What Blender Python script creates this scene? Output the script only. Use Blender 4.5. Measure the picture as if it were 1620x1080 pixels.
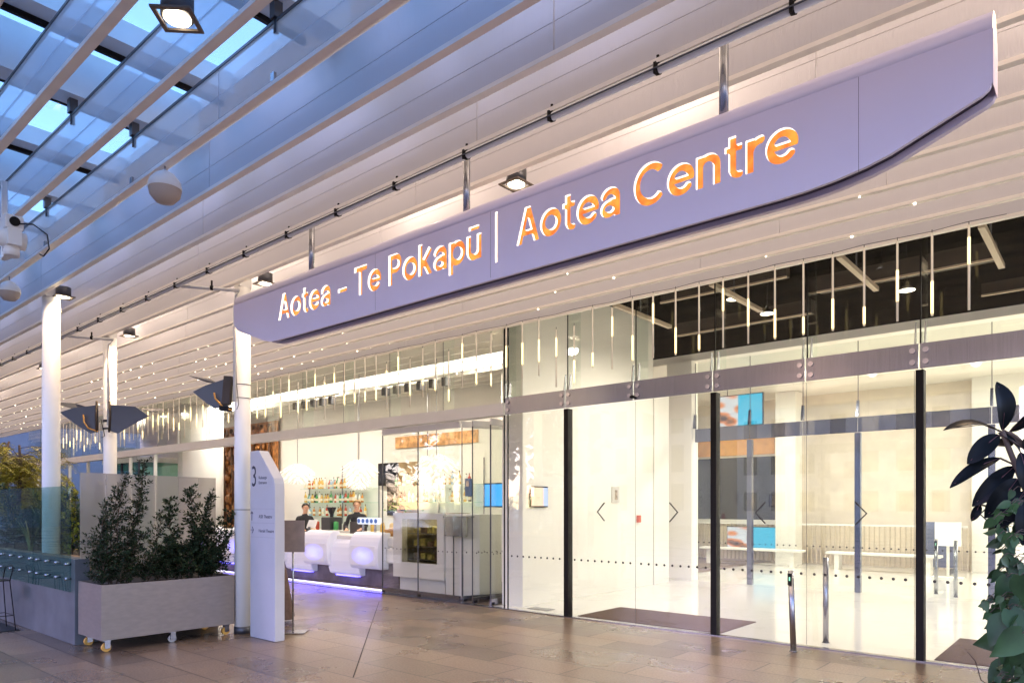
import bpy, bmesh, math, random
from mathutils import Vector, Matrix
R = math.radians
sc = bpy.context.scene
for o in list(bpy.data.objects): bpy.data.objects.remove(o)

# ------------------------------------------------------------------ camera
F = 1120.0; EYE = 1.6
ANG = math.atan(1306 / F)
FW = Vector((-math.cos(ANG), math.sin(ANG), 0)); RT = Vector((math.sin(ANG), math.cos(ANG), 0))
cd = bpy.data.cameras.new('camera'); cam = bpy.data.objects.new('camera', cd); sc.collection.objects.link(cam)
cam.location = (0, 0, EYE)
cam.rotation_euler = FW.to_track_quat('-Z', 'Y').to_euler()
cd.sensor_width = 36; cd.lens = 36 * F / 1620; cd.shift_y = 260 / 1620; cd.clip_start = .05; cd.clip_end = 900
sc.camera = cam
# ------------------------------------------------------------------ world (dusk)
SUN_EL, SUN_ROT = 12.0, 200.0
w = bpy.data.worlds.new('World'); sc.world = w; w.use_nodes = True
nt = w.node_tree; bg = nt.nodes['Background']
sky = nt.nodes.new('ShaderNodeTexSky'); sky.sky_type = 'NISHITA'; sky.sun_disc = False
sky.sun_elevation = R(SUN_EL); sky.sun_rotation = R(SUN_ROT); sky.ozone_density = 2.0; sky.air_density = 1.0; sky.dust_density = .3
tint = nt.nodes.new('ShaderNodeMix'); tint.data_type = 'RGBA'; tint.blend_type = 'MULTIPLY'; tint.inputs[0].default_value = 1
tint.inputs[7].default_value = (0.95, .82, 1.10, 1)
nt.links.new(sky.outputs[0], tint.inputs[6]); nt.links.new(tint.outputs[2], bg.inputs[0])
bg.inputs[1].default_value = 0.15
# ------------------------------------------------------------------ sun (last glow, very soft)
sl = bpy.data.lights.new('sun', 'SUN'); so = bpy.data.objects.new('sun', sl); sc.collection.objects.link(so)
sl.energy = .30; sl.angle = R(25); sl.color = (.85, .60, 1.0)
so.rotation_euler = Vector((.30, 1, -.42)).to_track_quat('-Z', 'Y').to_euler(); so.location = (0, -20, 12)
# ------------------------------------------------------------------ exposure
vs = sc.view_settings; vs.view_transform = 'Standard'; vs.look = 'None'; vs.exposure = 2.75; LS = 2 ** -vs.exposure   # every lamp below is scaled with the exposure
vs.gamma = 1
sc.cycles.use_denoising = True
sc.cycles.transparent_max_bounces = 32; sc.cycles.max_bounces = 8; sc.cycles.diffuse_bounces = 4
sc.cycles.sample_clamp_indirect = 6

# ------------------------------------------------------------------ helpers
def NW(m): return m.node_tree
def mat(name, col, rough=.5, metal=0, noise=0, nscale=8, bump=0, bscale=60, emit=None, estr=0, spec=.5, stretch=None, sampling=True):
    m = bpy.data.materials.new(name); m.use_nodes = True; t = m.node_tree; b = t.nodes['Principled BSDF']
    b.inputs['Base Color'].default_value = (*col, 1); b.inputs['Roughness'].default_value = rough; b.inputs['Metallic'].default_value = metal
    b.inputs['Specular IOR Level'].default_value = spec
    if noise or bump:
        tc = t.nodes.new('ShaderNodeTexCoord'); mp = t.nodes.new('ShaderNodeMapping'); t.links.new(tc.outputs['Object'], mp.inputs[0])
        if stretch: mp.inputs['Scale'].default_value = stretch
    if noise:
        n = t.nodes.new('ShaderNodeTexNoise'); n.inputs['Scale'].default_value = nscale; n.inputs['Detail'].default_value = 6
        t.links.new(mp.outputs[0], n.inputs['Vector'])
        r = t.nodes.new('ShaderNodeMapRange'); r.inputs[1].default_value = .3; r.inputs[2].default_value = .7
        r.inputs[3].default_value = 1 - noise; r.inputs[4].default_value = 1 + noise
        t.links.new(n.outputs['Fac'], r.inputs[0])
        x = t.nodes.new('ShaderNodeVectorMath'); x.operation = 'SCALE'; x.inputs[0].default_value = col
        t.links.new(r.outputs[0], x.inputs['Scale']); t.links.new(x.outputs[0], b.inputs['Base Color'])
    if bump:
        n2 = t.nodes.new('ShaderNodeTexNoise'); n2.inputs['Scale'].default_value = bscale; n2.inputs['Detail'].default_value = 4
        t.links.new(mp.outputs[0], n2.inputs['Vector'])
        bp = t.nodes.new('ShaderNodeBump'); bp.inputs['Strength'].default_value = bump; bp.inputs['Distance'].default_value = .01
        t.links.new(n2.outputs['Fac'], bp.inputs['Height']); t.links.new(bp.outputs[0], b.inputs['Normal'])
    if emit:
        b.inputs['Emission Color'].default_value = (*emit, 1); b.inputs['Emission Strength'].default_value = estr * LS
    if not sampling: m.cycles.emission_sampling = 'NONE'
    return m
def glass(name, tint=(.93, .97, .95), f0=.045, rough=0.0, frost=0, boost=1.0, fcol=(.62, .60, .57)):
    m = bpy.data.materials.new(name); m.use_nodes = True; t = m.node_tree
    for n in list(t.nodes):
        if n.type != 'OUTPUT_MATERIAL': t.nodes.remove(n)
    out = [n for n in t.nodes if n.type == 'OUTPUT_MATERIAL'][0]
    tr = t.nodes.new('ShaderNodeBsdfTransparent'); tr.inputs[0].default_value = (*tint, 1)
    gl = t.nodes.new('ShaderNodeBsdfGlossy'); gl.inputs['Roughness'].default_value = rough; gl.inputs[0].default_value = (1, 1, 1, 1)
    lw = t.nodes.new('ShaderNodeLayerWeight'); lw.inputs[0].default_value = .5
    p = t.nodes.new('ShaderNodeMath'); p.operation = 'POWER'; p.inputs[1].default_value = 5; t.links.new(lw.outputs['Facing'], p.inputs[0])
    a = t.nodes.new('ShaderNodeMath'); a.operation = 'MULTIPLY_ADD'; a.inputs[1].default_value = 1 - f0; a.inputs[2].default_value = f0 * boost; a.inputs[1].default_value *= .7
    a.use_clamp = True
    t.links.new(p.outputs[0], a.inputs[0])
    mx = t.nodes.new('ShaderNodeMixShader'); t.links.new(a.outputs[0], mx.inputs[0])
    base = tr
    if frost:
        df = t.nodes.new('ShaderNodeBsdfTranslucent'); df.inputs[0].default_value = (*fcol, 1)
        dd = t.nodes.new('ShaderNodeBsdfDiffuse'); dd.inputs[0].default_value = (.34, .34, .34, 1)
        m1 = t.nodes.new('ShaderNodeMixShader'); m1.inputs[0].default_value = .35; t.links.new(df.outputs[0], m1.inputs[1]); t.links.new(dd.outputs[0], m1.inputs[2])
        m2 = t.nodes.new('ShaderNodeMixShader'); m2.inputs[0].default_value = frost; t.links.new(tr.outputs[0], m2.inputs[1]); t.links.new(m1.outputs[0], m2.inputs[2])
        base = m2
    t.links.new(base.outputs[0], mx.inputs[1]); t.links.new(gl.outputs[0], mx.inputs[2]); t.links.new(mx.outputs[0], out.inputs[0])
    return m

class MB:
    def __init__(s): s.b = bmesh.new()
    def box(s, x0, x1, y0, y1, z0, z1, rot=None, mi=0):
        v = [s.b.verts.new((x, y, z)) for x in (x0, x1) for y in (y0, y1) for z in (z0, z1)]
        if rot is not None:
            for q in v: q.co = rot @ q.co
        for f in ((0, 1, 3, 2), (4, 6, 7, 5), (0, 4, 5, 1), (2, 3, 7, 6), (0, 2, 6, 4), (1, 5, 7, 3)):
            s.b.faces.new([v[i] for i in f]).material_index = mi
        return s
    def cyl(s, p0, p1, r0, r1=None, n=12, caps=True, mi=0):
        r1 = r0 if r1 is None else r1; p0 = Vector(p0); p1 = Vector(p1); d = (p1 - p0).normalized()
        u = d.orthogonal().normalized(); v = d.cross(u)
        A = []; B = []
        for i in range(n):
            a = 2 * math.pi * i / n; c = u * math.cos(a) + v * math.sin(a)
            A.append(s.b.verts.new(p0 + c * r0)); B.append(s.b.verts.new(p1 + c * r1))
        for i in range(n):
            f = s.b.faces.new((A[i], A[(i + 1) % n], B[(i + 1) % n], B[i])); f.smooth = True; f.material_index = mi
        if caps:
            s.b.faces.new(A[::-1]).material_index = mi; s.b.faces.new(B).material_index = mi
        return s
    def tube(s, pts, r, n=6, mi=0, r1=None):
        pts = [Vector(p) for p in pts]; k = len(pts); rings = []
        for i, p in enumerate(pts):
            d = (pts[min(i + 1, k - 1)] - pts[max(i - 1, 0)]).normalized()
            if i == 0: u = d.orthogonal().normalized()
            else: u = (u - d * u.dot(d)).normalized()
            v = d.cross(u); rr = r if r1 is None else r + (r1 - r) * i / (k - 1)
            rings.append([s.b.verts.new(p + (u * math.cos(2 * math.pi * j / n) + v * math.sin(2 * math.pi * j / n)) * rr) for j in range(n)])
        for i in range(k - 1):
            for j in range(n):
                f = s.b.faces.new((rings[i][j], rings[i][(j + 1) % n], rings[i + 1][(j + 1) % n], rings[i + 1][j])); f.smooth = True; f.material_index = mi
        s.b.faces.new(rings[0][::-1]).material_index = mi; s.b.faces.new(rings[-1]).material_index = mi
        return s
    def lathe(s, prof, c=(0, 0, 0), n=20, mi=0):
        c = Vector(c); rings = []
        for r, z in prof:
            if r < 1e-5: rings.append([s.b.verts.new(c + Vector((0, 0, z)))])
            else: rings.append([s.b.verts.new(c + Vector((r * math.cos(2 * math.pi * j / n), r * math.sin(2 * math.pi * j / n), z))) for j in range(n)])
        for a, b in zip(rings, rings[1:]):
            for j in range(n):
                k = (j + 1) % n
                vs_ = [a[j], a[k], b[k], b[j]] if len(a) > 1 and len(b) > 1 else ([a[0], b[k], b[j]] if len(a) == 1 and len(b) > 1 else ([a[j], a[k], b[0]] if len(a) > 1 else None))
                if vs_:
                    f = s.b.faces.new(vs_); f.smooth = True; f.material_index = mi
        return s
    def prism(s, poly, axis, a, b, mi=0):
        """poly of 2-D points extruded along axis ('x': poly=(y,z); 'y': poly=(x,z); 'z': poly=(x,y))"""
        def P(p, t): return {'x': (t, p[0], p[1]), 'y': (p[0], t, p[1]), 'z': (p[0], p[1], t)}[axis]
        A = [s.b.verts.new(P(p, a)) for p in poly]; B = [s.b.verts.new(P(p, b)) for p in poly]; n = len(poly)
        s.b.faces.new(A).material_index = mi; s.b.faces.new(B[::-1]).material_index = mi
        for i in range(n): s.b.faces.new((A[i], B[i], B[(i + 1) % n], A[(i + 1) % n])).material_index = mi
        return s
    def quad(s, pts, mi=0):
        s.b.faces.new([s.b.verts.new(p) for p in pts]).material_index = mi; return s
    def ball(s, c, r, sz=1, n=12, mi=0):
        prof = [(r * math.sin(math.pi * i / n), -r * sz * math.cos(math.pi * i / n)) for i in range(n + 1)]
        prof[0] = (0, -r * sz); prof[-1] = (0, r * sz)
        return s.lathe(prof, c, n + 4, mi)
    def build(s, name, m, parent=None, world=True, bevel=0, seg=2, label=None, kind=None):
        bmesh.ops.recalc_face_normals(s.b, faces=s.b.faces)
        if bevel:
            es = [e for e in s.b.edges if len(e.link_faces) == 2 and e.calc_face_angle(0) > .6]
            bmesh.ops.bevel(s.b, geom=es, offset=bevel, segments=seg, profile=.5, affect='EDGES', clamp_overlap=True)
        if world and parent is not None:
            off = org(parent); bmesh.ops.translate(s.b, verts=s.b.verts, vec=-off)
        me = bpy.data.meshes.new(name); s.b.to_mesh(me); s.b.free()
        for q in (m if isinstance(m, (list, tuple)) else [m]): me.materials.append(q)
        o = bpy.data.objects.new(name, me); sc.collection.objects.link(o)
        if parent is not None: o.parent = parent
        if label: o['label'] = label
        if kind: o['kind'] = kind
        return o
def org(o):
    v = Vector((0, 0, 0))
    while o is not None: v = v + o.location; o = o.parent
    return v
def thing(name, label, cat, loc=(0, 0, 0), rz=0, group=None):
    o = bpy.data.objects.new(name, None); o.empty_display_size = .1; sc.collection.objects.link(o)
    o.location = loc; o.rotation_euler = (0, 0, rz); o['label'] = label; o['category'] = cat
    if group: o['group'] = group
    return o
def tag(o, label, cat, group=None):
    o['label'] = label; o['category'] = cat
    if group: o['group'] = group
    return o
def bind(ch, par):
    ch.parent = par; ch['kind'] = 'stuff'; return par
def struct(name, mb, m, **k):
    o = mb.build(name, m, **k); o['kind'] = 'structure'; return o
def dup(root, loc, rz=None, label=None, group=None):
    r = root.copy(); sc.collection.objects.link(r); r.location = loc
    if rz is not None: r.rotation_euler = (0, 0, rz)
    if label: r['label'] = label
    if group: r['group'] = group
    for ch in list(root.children):
        c = ch.copy(); sc.collection.objects.link(c); c.parent = r
        for g in list(ch.children):
            d = g.copy(); sc.collection.objects.link(d); d.parent = c
    return r
ONES = 'first second third fourth fifth sixth seventh eighth ninth tenth eleventh twelfth thirteenth fourteenth fifteenth sixteenth seventeenth eighteenth nineteenth twentieth'.split()
TENS = {20: 'twenty', 30: 'thirty', 40: 'forty', 50: 'fifty', 60: 'sixty', 70: 'seventy', 80: 'eighty'}
def ordn(i):
    if i < 20: return ONES[i]
    n = i + 1; t = n // 10 * 10; u = n - t
    return TENS[t][:-1] + 'ieth' if u == 0 else TENS[t] + '-' + ONES[u - 1]
def lamp(kind, loc, power, col, size=.1, rot=None, sy=None, spot=None, blend=.5):
    l = bpy.data.lights.new('lamp_light', kind); o = bpy.data.objects.new('lamp_light', l); sc.collection.objects.link(o)
    l.energy = power * LS; l.color = col; o.location = loc
    if kind == 'AREA':
        l.size = size
        if sy: l.shape = 'RECTANGLE'; l.size_y = sy
    else: l.shadow_soft_size = size
    if kind == 'SPOT': l.spot_size = R(spot or 120); l.spot_blend = blend
    if rot: o.rotation_euler = rot
    return o
WARM = (1, .70, .42); WARM3 = (1, .80, .62); WARM2 = (1, .91, .79)

# ------------------------------------------------------------------ materials
M = {}
M['white'] = mat('white_paint', (.78, .77, .75), .45, noise=.03, nscale=3)
M['sign'] = mat('sign_paint', (.70, .61, .74), .42, noise=.02, nscale=2)
M['signdark'] = mat('sign_recess', (.05, .035, .05), .5)
M['flange'] = mat('lit_baffle_edge', (.92, .86, .78), .4, noise=.05, nscale=5)  # lamp light grazing the edges is put into this bright colour
M['ribbed'] = None
M['steel'] = mat('brushed_steel', (.35, .35, .375), .27, 1, noise=.10, nscale=6, stretch=(30, 30, .6))
M['dsteel'] = mat('dark_steel', (.09, .09, .10), .4, .6)
M['black'] = mat('black_metal', (.012, .010, .010), .5, spec=.15)
M['rubber'] = mat('rubber', (.02, .02, .02), .8)
M['glass'] = glass('clear_glass', (.95, .975, .96), .04, boost=1.1)
M['fglass'] = glass('front_glass', (.97, .98, .96), .05, boost=1.1)
M['uglass'] = glass('upper_front_glass', (.97, .98, .96), .013)
M['balglass'] = glass('tinted_glass', (.72, .86, .84), .02, boost=1)
M['frost'] = glass('frosted_glass', (.80, .78, .74), .02, .3, frost=.42)
M['roofglass'] = glass('roof_glass', (.84, 1, .98), .03, frost=.25, fcol=(.75, .98, 1))
M['inwhite'] = mat('interior_white', (.86, .83, .77), .5, noise=.02, nscale=2)
M['incream'] = mat('interior_cream', (.78, .68, .55), .5, noise=.05, nscale=4)
M['cdark'] = mat('void_ceiling', (.012, .009, .007), .9, noise=.3, nscale=3, spec=.04)
M['duct'] = mat('duct_brown', (.05, .034, .024), .6, noise=.2, nscale=5)
M['conc'] = mat('concrete', (.10, .105, .115), .7, noise=.18, nscale=3, bump=.15, bscale=40)
M['stain'] = mat('planter_steel', (.235, .20, .18), .42, .35, noise=.07, nscale=5, stretch=(2, 2, 6), bump=.05, bscale=120)
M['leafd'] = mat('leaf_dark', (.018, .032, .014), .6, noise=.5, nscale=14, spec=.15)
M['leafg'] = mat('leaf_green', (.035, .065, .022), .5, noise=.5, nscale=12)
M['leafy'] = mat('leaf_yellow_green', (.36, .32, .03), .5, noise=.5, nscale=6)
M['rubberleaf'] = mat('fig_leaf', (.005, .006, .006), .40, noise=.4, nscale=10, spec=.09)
M['rubbervein'] = mat('fig_midrib', (.10, .03, .03), .5)
M['bark'] = mat('bark', (.09, .06, .04), .8, noise=.3, nscale=20)
M['soil'] = mat('soil', (.03, .022, .017), .9, noise=.4, nscale=30, bump=.5, bscale=40)
M['yellow'] = mat('yellow_wheel', (.55, .30, .06), .5)
M['orange'] = mat('copper_pipe', (.60, .30, .07), .35, .5)
M['mat'] = mat('entrance_mat', (.10, .058, .04), .95, noise=.25, nscale=60, bump=.4, bscale=300)
M['skin'] = mat('skin', (.72, .40, .26), .5)
M['shirt'] = mat('black_cloth', (.025, .024, .028), .85)
M['apron'] = mat('grey_cloth', (.10, .085, .08), .85)
M['hairblond'] = mat('fair_hair', (.45, .28, .12), .6)
M['hairblack'] = mat('dark_hair', (.02, .015, .012), .6)
M['darkglass'] = mat('dark_window', (.03, .03, .04), .08)
M['wood'] = mat('slat_wood', (.42, .30, .19), .55, noise=.2, nscale=4, stretch=(20, 20, 1))
M['carve'] = mat('carved_wood', (.42, .17, .05), .5, noise=.6, nscale=7, bump=1.0, bscale=9)
M['brown'] = mat('brown_cloth', (.10, .06, .045), .9, noise=.2, nscale=20)
def emis(name, col, s, sampling=True): return mat(name, (.5, .5, .5), .6, emit=col, estr=s, sampling=sampling)
M['e_lamp'] = emis('lamp_disc', (1, .86, .62), 12, False)
M['e_tube'] = emis('led_lit', (1, .72, .30), 2.6, False)
M['e_dot'] = emis('glint_bead', (1, .86, .62), 7, False)
M['e_letter'] = emis('letter_rim', (1, .90, .76), 1.7, False)
M['e_orange'] = None
M['e_pend'] = mat('pendant_petal', (.85, .83, .78), .5, emit=(1, .92, .80), estr=.42)
M['e_blue'] = emis('blue_led', (.10, .08, 1), 5)
M['e_strip'] = emis('white_strip', (.8, .8, 1), 2.5)
M['e_ceil'] = emis('luminous_panel', (1, .90, .72), 2.6)
M['tubebody'] = mat('tube_acrylic', (.80, .74, .64), .25, emit=(1, .85, .6), estr=.12, sampling=False)
M['text'] = mat('dark_text', (.03, .03, .05), .6)
M['dot'] = mat('manifestation_dot', (.03, .025, .025), .6)

def letter_orange():
    m = mat('letter_back', (.25, .06, .01), .5, emit=(1, .33, .02), estr=1.15, sampling=False); t = m.node_tree; b = t.nodes['Principled BSDF']
    tc = t.nodes.new('ShaderNodeTexCoord'); n = t.nodes.new('ShaderNodeTexNoise'); n.inputs['Scale'].default_value = 18
    t.links.new(tc.outputs['Object'], n.inputs['Vector']); r = t.nodes.new('ShaderNodeValToRGB')
    r.color_ramp.elements[0].color = (.70, .13, .004, 1); r.color_ramp.elements[1].color = (1, .36, .035, 1); r.color_ramp.elements[0].position = .35; r.color_ramp.elements[1].position = .65
    t.links.new(n.outputs['Fac'], r.inputs[0]); t.links.new(r.outputs[0], b.inputs['Emission Color']); return m
M['e_orange'] = letter_orange()

def perforated():
    """fine perforated white metal: mostly metal, partly see-through"""
    m = bpy.data.materials.new('perforated_metal'); m.use_nodes = True; t = m.node_tree; b = t.nodes['Principled BSDF']
    b.inputs['Base Color'].default_value = (.66, .74, .78, 1); b.inputs['Roughness'].default_value = .38
    out = [n for n in t.nodes if n.type == 'OUTPUT_MATERIAL'][0]
    tr = t.nodes.new('ShaderNodeBsdfTransparent'); tr.inputs[0].default_value = (.92, .96, 1, 1)
    tl = t.nodes.new('ShaderNodeBsdfTranslucent'); tl.inputs[0].default_value = (.7, .75, .85, 1)
    m0 = t.nodes.new('ShaderNodeMixShader'); m0.inputs[0].default_value = .35; t.links.new(b.outputs[0], m0.inputs[1]); t.links.new(tl.outputs[0], m0.inputs[2])
    m1 = t.nodes.new('ShaderNodeMixShader'); m1.inputs[0].default_value = .58; t.links.new(m0.outputs[0], m1.inputs[1]); t.links.new(tr.outputs[0], m1.inputs[2])
    t.links.new(m1.outputs[0], out.inputs[0])
    return m
M['perf'] = perforated()
def ribbed():
    m = mat('ribbed_panel', (.62, .60, .63), .45); t = m.node_tree; b = t.nodes['Principled BSDF']
    tc = t.nodes.new('ShaderNodeTexCoord'); wv = t.nodes.new('ShaderNodeTexWave'); wv.wave_type = 'BANDS'; wv.bands_direction = 'X'; wv.inputs['Scale'].default_value = 22
    t.links.new(tc.outputs['Object'], wv.inputs['Vector']); bp = t.nodes.new('ShaderNodeBump'); bp.inputs['Strength'].default_value = .25; bp.inputs['Distance'].default_value = .004
    t.links.new(wv.outputs['Fac'], bp.inputs['Height']); t.links.new(bp.outputs[0], b.inputs['Normal']); return m
M['ribbed'] = ribbed()
def paving():
    m = mat('granite_paving', (.2, .18, .16), .35); t = m.node_tree; b = t.nodes['Principled BSDF']
    tc = t.nodes.new('ShaderNodeTexCoord'); br = t.nodes.new('ShaderNodeTexBrick')
    br.inputs['Scale'].default_value = 1; br.inputs['Brick Width'].default_value = .9; br.inputs['Row Height'].default_value = .45
    br.inputs['Mortar Size'].default_value = .0065; br.inputs['Mortar Smooth'].default_value = .1; br.offset = .5
    br.inputs['Color1'].default_value = (.115, .083, .060, 1); br.inputs['Color2'].default_value = (.225, .155, .102, 1); br.inputs['Mortar'].default_value = (.022, .017, .014, 1)
    t.links.new(tc.outputs['Object'], br.inputs['Vector'])
    n = t.nodes.new('ShaderNodeTexNoise'); n.inputs['Scale'].default_value = 48; n.inputs['Detail'].default_value = 6; n.inputs['Roughness'].default_value = .8; t.links.new(tc.outputs['Object'], n.inputs['Vector'])
    n2 = t.nodes.new('ShaderNodeTexNoise'); n2.inputs['Scale'].default_value = .9; n2.inputs['Detail'].default_value = 5; t.links.new(tc.outputs['Object'], n2.inputs['Vector'])
    r = t.nodes.new('ShaderNodeMapRange'); r.inputs[1].default_value = .35; r.inputs[2].default_value = .65; r.inputs[3].default_value = .45; r.inputs[4].default_value = 1.55; t.links.new(n.outputs['Fac'], r.inputs[0])
    r2 = t.nodes.new('ShaderNodeMapRange'); r2.inputs[1].default_value = .3; r2.inputs[2].default_value = .7; r2.inputs[3].default_value = .8; r2.inputs[4].default_value = 1.15; t.links.new(n2.outputs['Fac'], r2.inputs[0])
    mu = t.nodes.new('ShaderNodeMath'); mu.operation = 'MULTIPLY'; t.links.new(r.outputs[0], mu.inputs[0]); t.links.new(r2.outputs[0], mu.inputs[1])
    x = t.nodes.new('ShaderNodeVectorMath'); x.operation = 'SCALE'; t.links.new(br.outputs['Color'], x.inputs[0]); t.links.new(mu.outputs[0], x.inputs['Scale'])
    t.links.new(x.outputs[0], b.inputs['Base Color'])
    r3 = t.nodes.new('ShaderNodeMapRange'); r3.inputs[1].default_value = .3; r3.inputs[2].default_value = .7; r3.inputs[3].default_value = .22; r3.inputs[4].default_value = .38; t.links.new(n2.outputs['Fac'], r3.inputs[0]); t.links.new(r3.outputs[0], b.inputs['Roughness'])
    bp = t.nodes.new('ShaderNodeBump'); bp.inputs['Strength'].default_value = .14; bp.inputs['Distance'].default_value = .004
    ad = t.nodes.new('ShaderNodeMath'); ad.operation = 'MULTIPLY_ADD'; ad.inputs[1].default_value = -1.5; ad.inputs[2].default_value = 0; t.links.new(br.outputs['Fac'], ad.inputs[0])
    t.links.new(ad.outputs[0], bp.inputs['Height']); t.links.new(bp.outputs[0], b.inputs['Normal'])
    return m
M['pave'] = paving()
M['terrazzo'] = mat('white_terrazzo', (.80, .78, .74), .12, noise=.03, nscale=40)

# ================================================================== SETTING
G = 8.30                       # glass line
struct('ground', MB().quad([(-250, -250, 0), (250, -250, 0), (250, 250, 0), (-250, 250, 0)]), M['pave'])
struct('lobby_floor', MB().box(-7.6, 6, G - .02, 24, -.02, .006), M['terrazzo'])
struct('cafe_floor', MB().box(-34, -7.62, G + .1, 14, -.02, .006), M['pave'])
struct('expansion_joint', MB().prism([(-9.41, 7.55), (-9.40, 7.55), (-5.43, 4.06), (-5.445, 4.06)], 'z', .001, .004), M['black'])
tag(MB().box(-34, 4, G - .05, G + .05, .0, .012).build('door_threshold', M['steel']), 'pale metal threshold strip along the foot of the glass front', 'threshold')

# ------------------------------------------------------------------ roof structure
roof = thing('canopy_roof', 'glazed canopy roof of pale rafters and glass above the white baffles', 'roof', (-15, 1, 5))
MB().box(-36, 5, -3.5, 3.05, 5.30, 5.325).build('roof_glazing', M['roofglass'], roof)
MB().box(-36, 5, 3.05, 8.6, 5.20, 5.30).build('soffit', M['white'], roof)
M['rafter'] = mat('rafter_paint', (.66, .74, .80), .5, noise=.05, nscale=3)
for k in range(-2, 14):
    x = -4.20 - 2.264 * k
    MB().box(x - .10, x + .10, -3.5, 3.04, 4.90, 5.28).build('rafter', M['rafter'], roof)
    for dx in (.58, -.43):
        f = MB().box(x + dx, x + dx + .17, -3.5, 3.03, 5.10, 5.27).build('glazing_beam', M['rafter'], roof)
        e = MB().box(x + dx - .035, x + dx - .002, -3.5, 3.03, 5.06, 5.28); e.build('glazing_gasket', M['black'], f)
# ------------------------------------------------------------------ baffles
YB = [8.22 - .475 * k for k in range(16)]
rnd = random.Random(3)
for k, y in enumerate(YB):
    see = y < 2.9
    t = thing('ceiling_baffle', '%s white ceiling baffle counted from the glass front, %s' % (ordn(k), 'translucent under the glazed roof' if see else 'solid face over the walkway'), 'baffle', (-10, y, 4.36), 0, 'long white baffles under the canopy')
    lit = .0
    MB().box(-36, 5, y - .03, y + .03, 4.345, 4.375).box(-36, 5, y + .012, y + .03, 4.375, 4.42).build('bottom_rail', M['flange'], t)
    if see: MB().box(-36, 5, y - .012, y + .012, 4.765, 4.785).build('top_rail', M['dsteel'], t)
    h = .76 if see else (4.36 + .66)
    top = 4.762 if see else 4.80
    xs = [5 - .4 * ((k * 7) % 5)]; step = 4.53
    x1 = 5; x = 5 - 1.1 * ((k * 3) % 4) - .9
    while x1 > -36:
        x0 = max(x, -36)
        MB().box(x0 + .004, x1 - .004, y - .008, y + .008, 4.378, top if False else 4.565).box(x0 + .004, x1 - .004, y - .008, y + .008, 4.569, top).build('face_panel', M['perf'] if see else M['ribbed'], t)
        x1 = x0; x -= step
for x in [-4.2 - 2.264 * k for k in range(-2, 14)]:
    for y in (2.045, 2.52):
        b = MB().box(x - .03, x + .03, y - .03, y + .03, 4.79, 4.90).cyl((x, y, 4.70), (x, y, 4.79), .018, n=8)
        b.build('hanger_bracket', M['dsteel'], roof)
for x in [-4.2 - 2.264 * k for k in range(0, 8)]:
    MB().box(x - .02, x + .02, 2.49, 2.51, 4.375, 4.43).build('hanger_clip', M['steel'], roof)
# ------------------------------------------------------------------ columns
def column(x, y, r, label):
    t = thing('steel_column', label, 'column', (x, y, 0), 0, 'round white canopy columns')
    MB().cyl((0, 0, .0), (0, 0, 4.34), r, n=32).build('shaft', M['white'], t, world=False)
    MB().cyl((0, 0, 0.001), (0, 0, .09), r + .006, n=32).build('base_collar', M['dsteel'], t, world=False)
    MB().box(-r * .8, r * .8, -r * .8, r * .8, 4.345, 4.5).build('cap', M['white'], t, world=False)
    return t
column(-8.40, 4.57, .098, 'round white column beside the totem sign, a folded dark heater strapped on')
column(-12.50, 4.50, .098, 'round white column carrying the heater with two spread dark wings')
column(-10.72, 3.14, .105, 'round white column rising behind the glass balustrade, without a heater')
# ------------------------------------------------------------------ rain pipe under the baffle
t = thing('service_pipe', 'slim pale pipe clipped under a ceiling baffle above the sign', 'pipe', (-8, 3.93, 4.32))
MB().cyl((-34, 3.93, 4.315), (5, 3.93, 4.31), .028, n=14).build('pipe_run', M['white'], t)
MB().cyl((-34, 3.89, 4.30), (5, 3.89, 4.30), .006, n=6).build('cable', M['dsteel'], t)
for k in range(-4, 26):
    x = -1.36 - .828 * k
    MB().cyl((x, 3.93, 4.315), (x + .024, 3.93, 4.312), .037, n=12, caps=True).box(x + .004, x + .018, 3.925, 3.94, 4.33, 4.40).box(x + .002, x + .02, 3.888, 3.90, 4.27, 4.34).build('pipe_clip', M['black'], t)
for bx, x1, nm in ((-8.05, -8.3, 'near the totem column'), (-12.0, -12.35, 'by the double heater column')):
    t = thing('drop_pipe', 'short branch pipe running from the service pipe to the column, %s' % nm, 'pipe', (bx, 4.2, 4.25))
    MB().tube([(bx - .7, 3.95, 4.30), (bx - .15, 4.42, 4.24), (x1 - .02, 4.44, 4.20), (x1 - .05, 4.44, 4.05), (x1 - .05, 4.44, 2.9)], .02, 10).build('pipe_run', M['white'], t)
    MB().cyl((bx - .4, 4.18, 4.27), (bx - .38, 4.20, 4.27), .03).box(bx - .395, bx - .385, 4.18, 4.20, 4.27, 4.36).build('pipe_clip', M['black'], t)

# ================================================================== SIGN
SY = 3.97
sign = thing('entrance_sign', 'long lavender blade sign with glowing cut-out letters over the entrance', 'sign', (-4, SY, 3.6))
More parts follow.
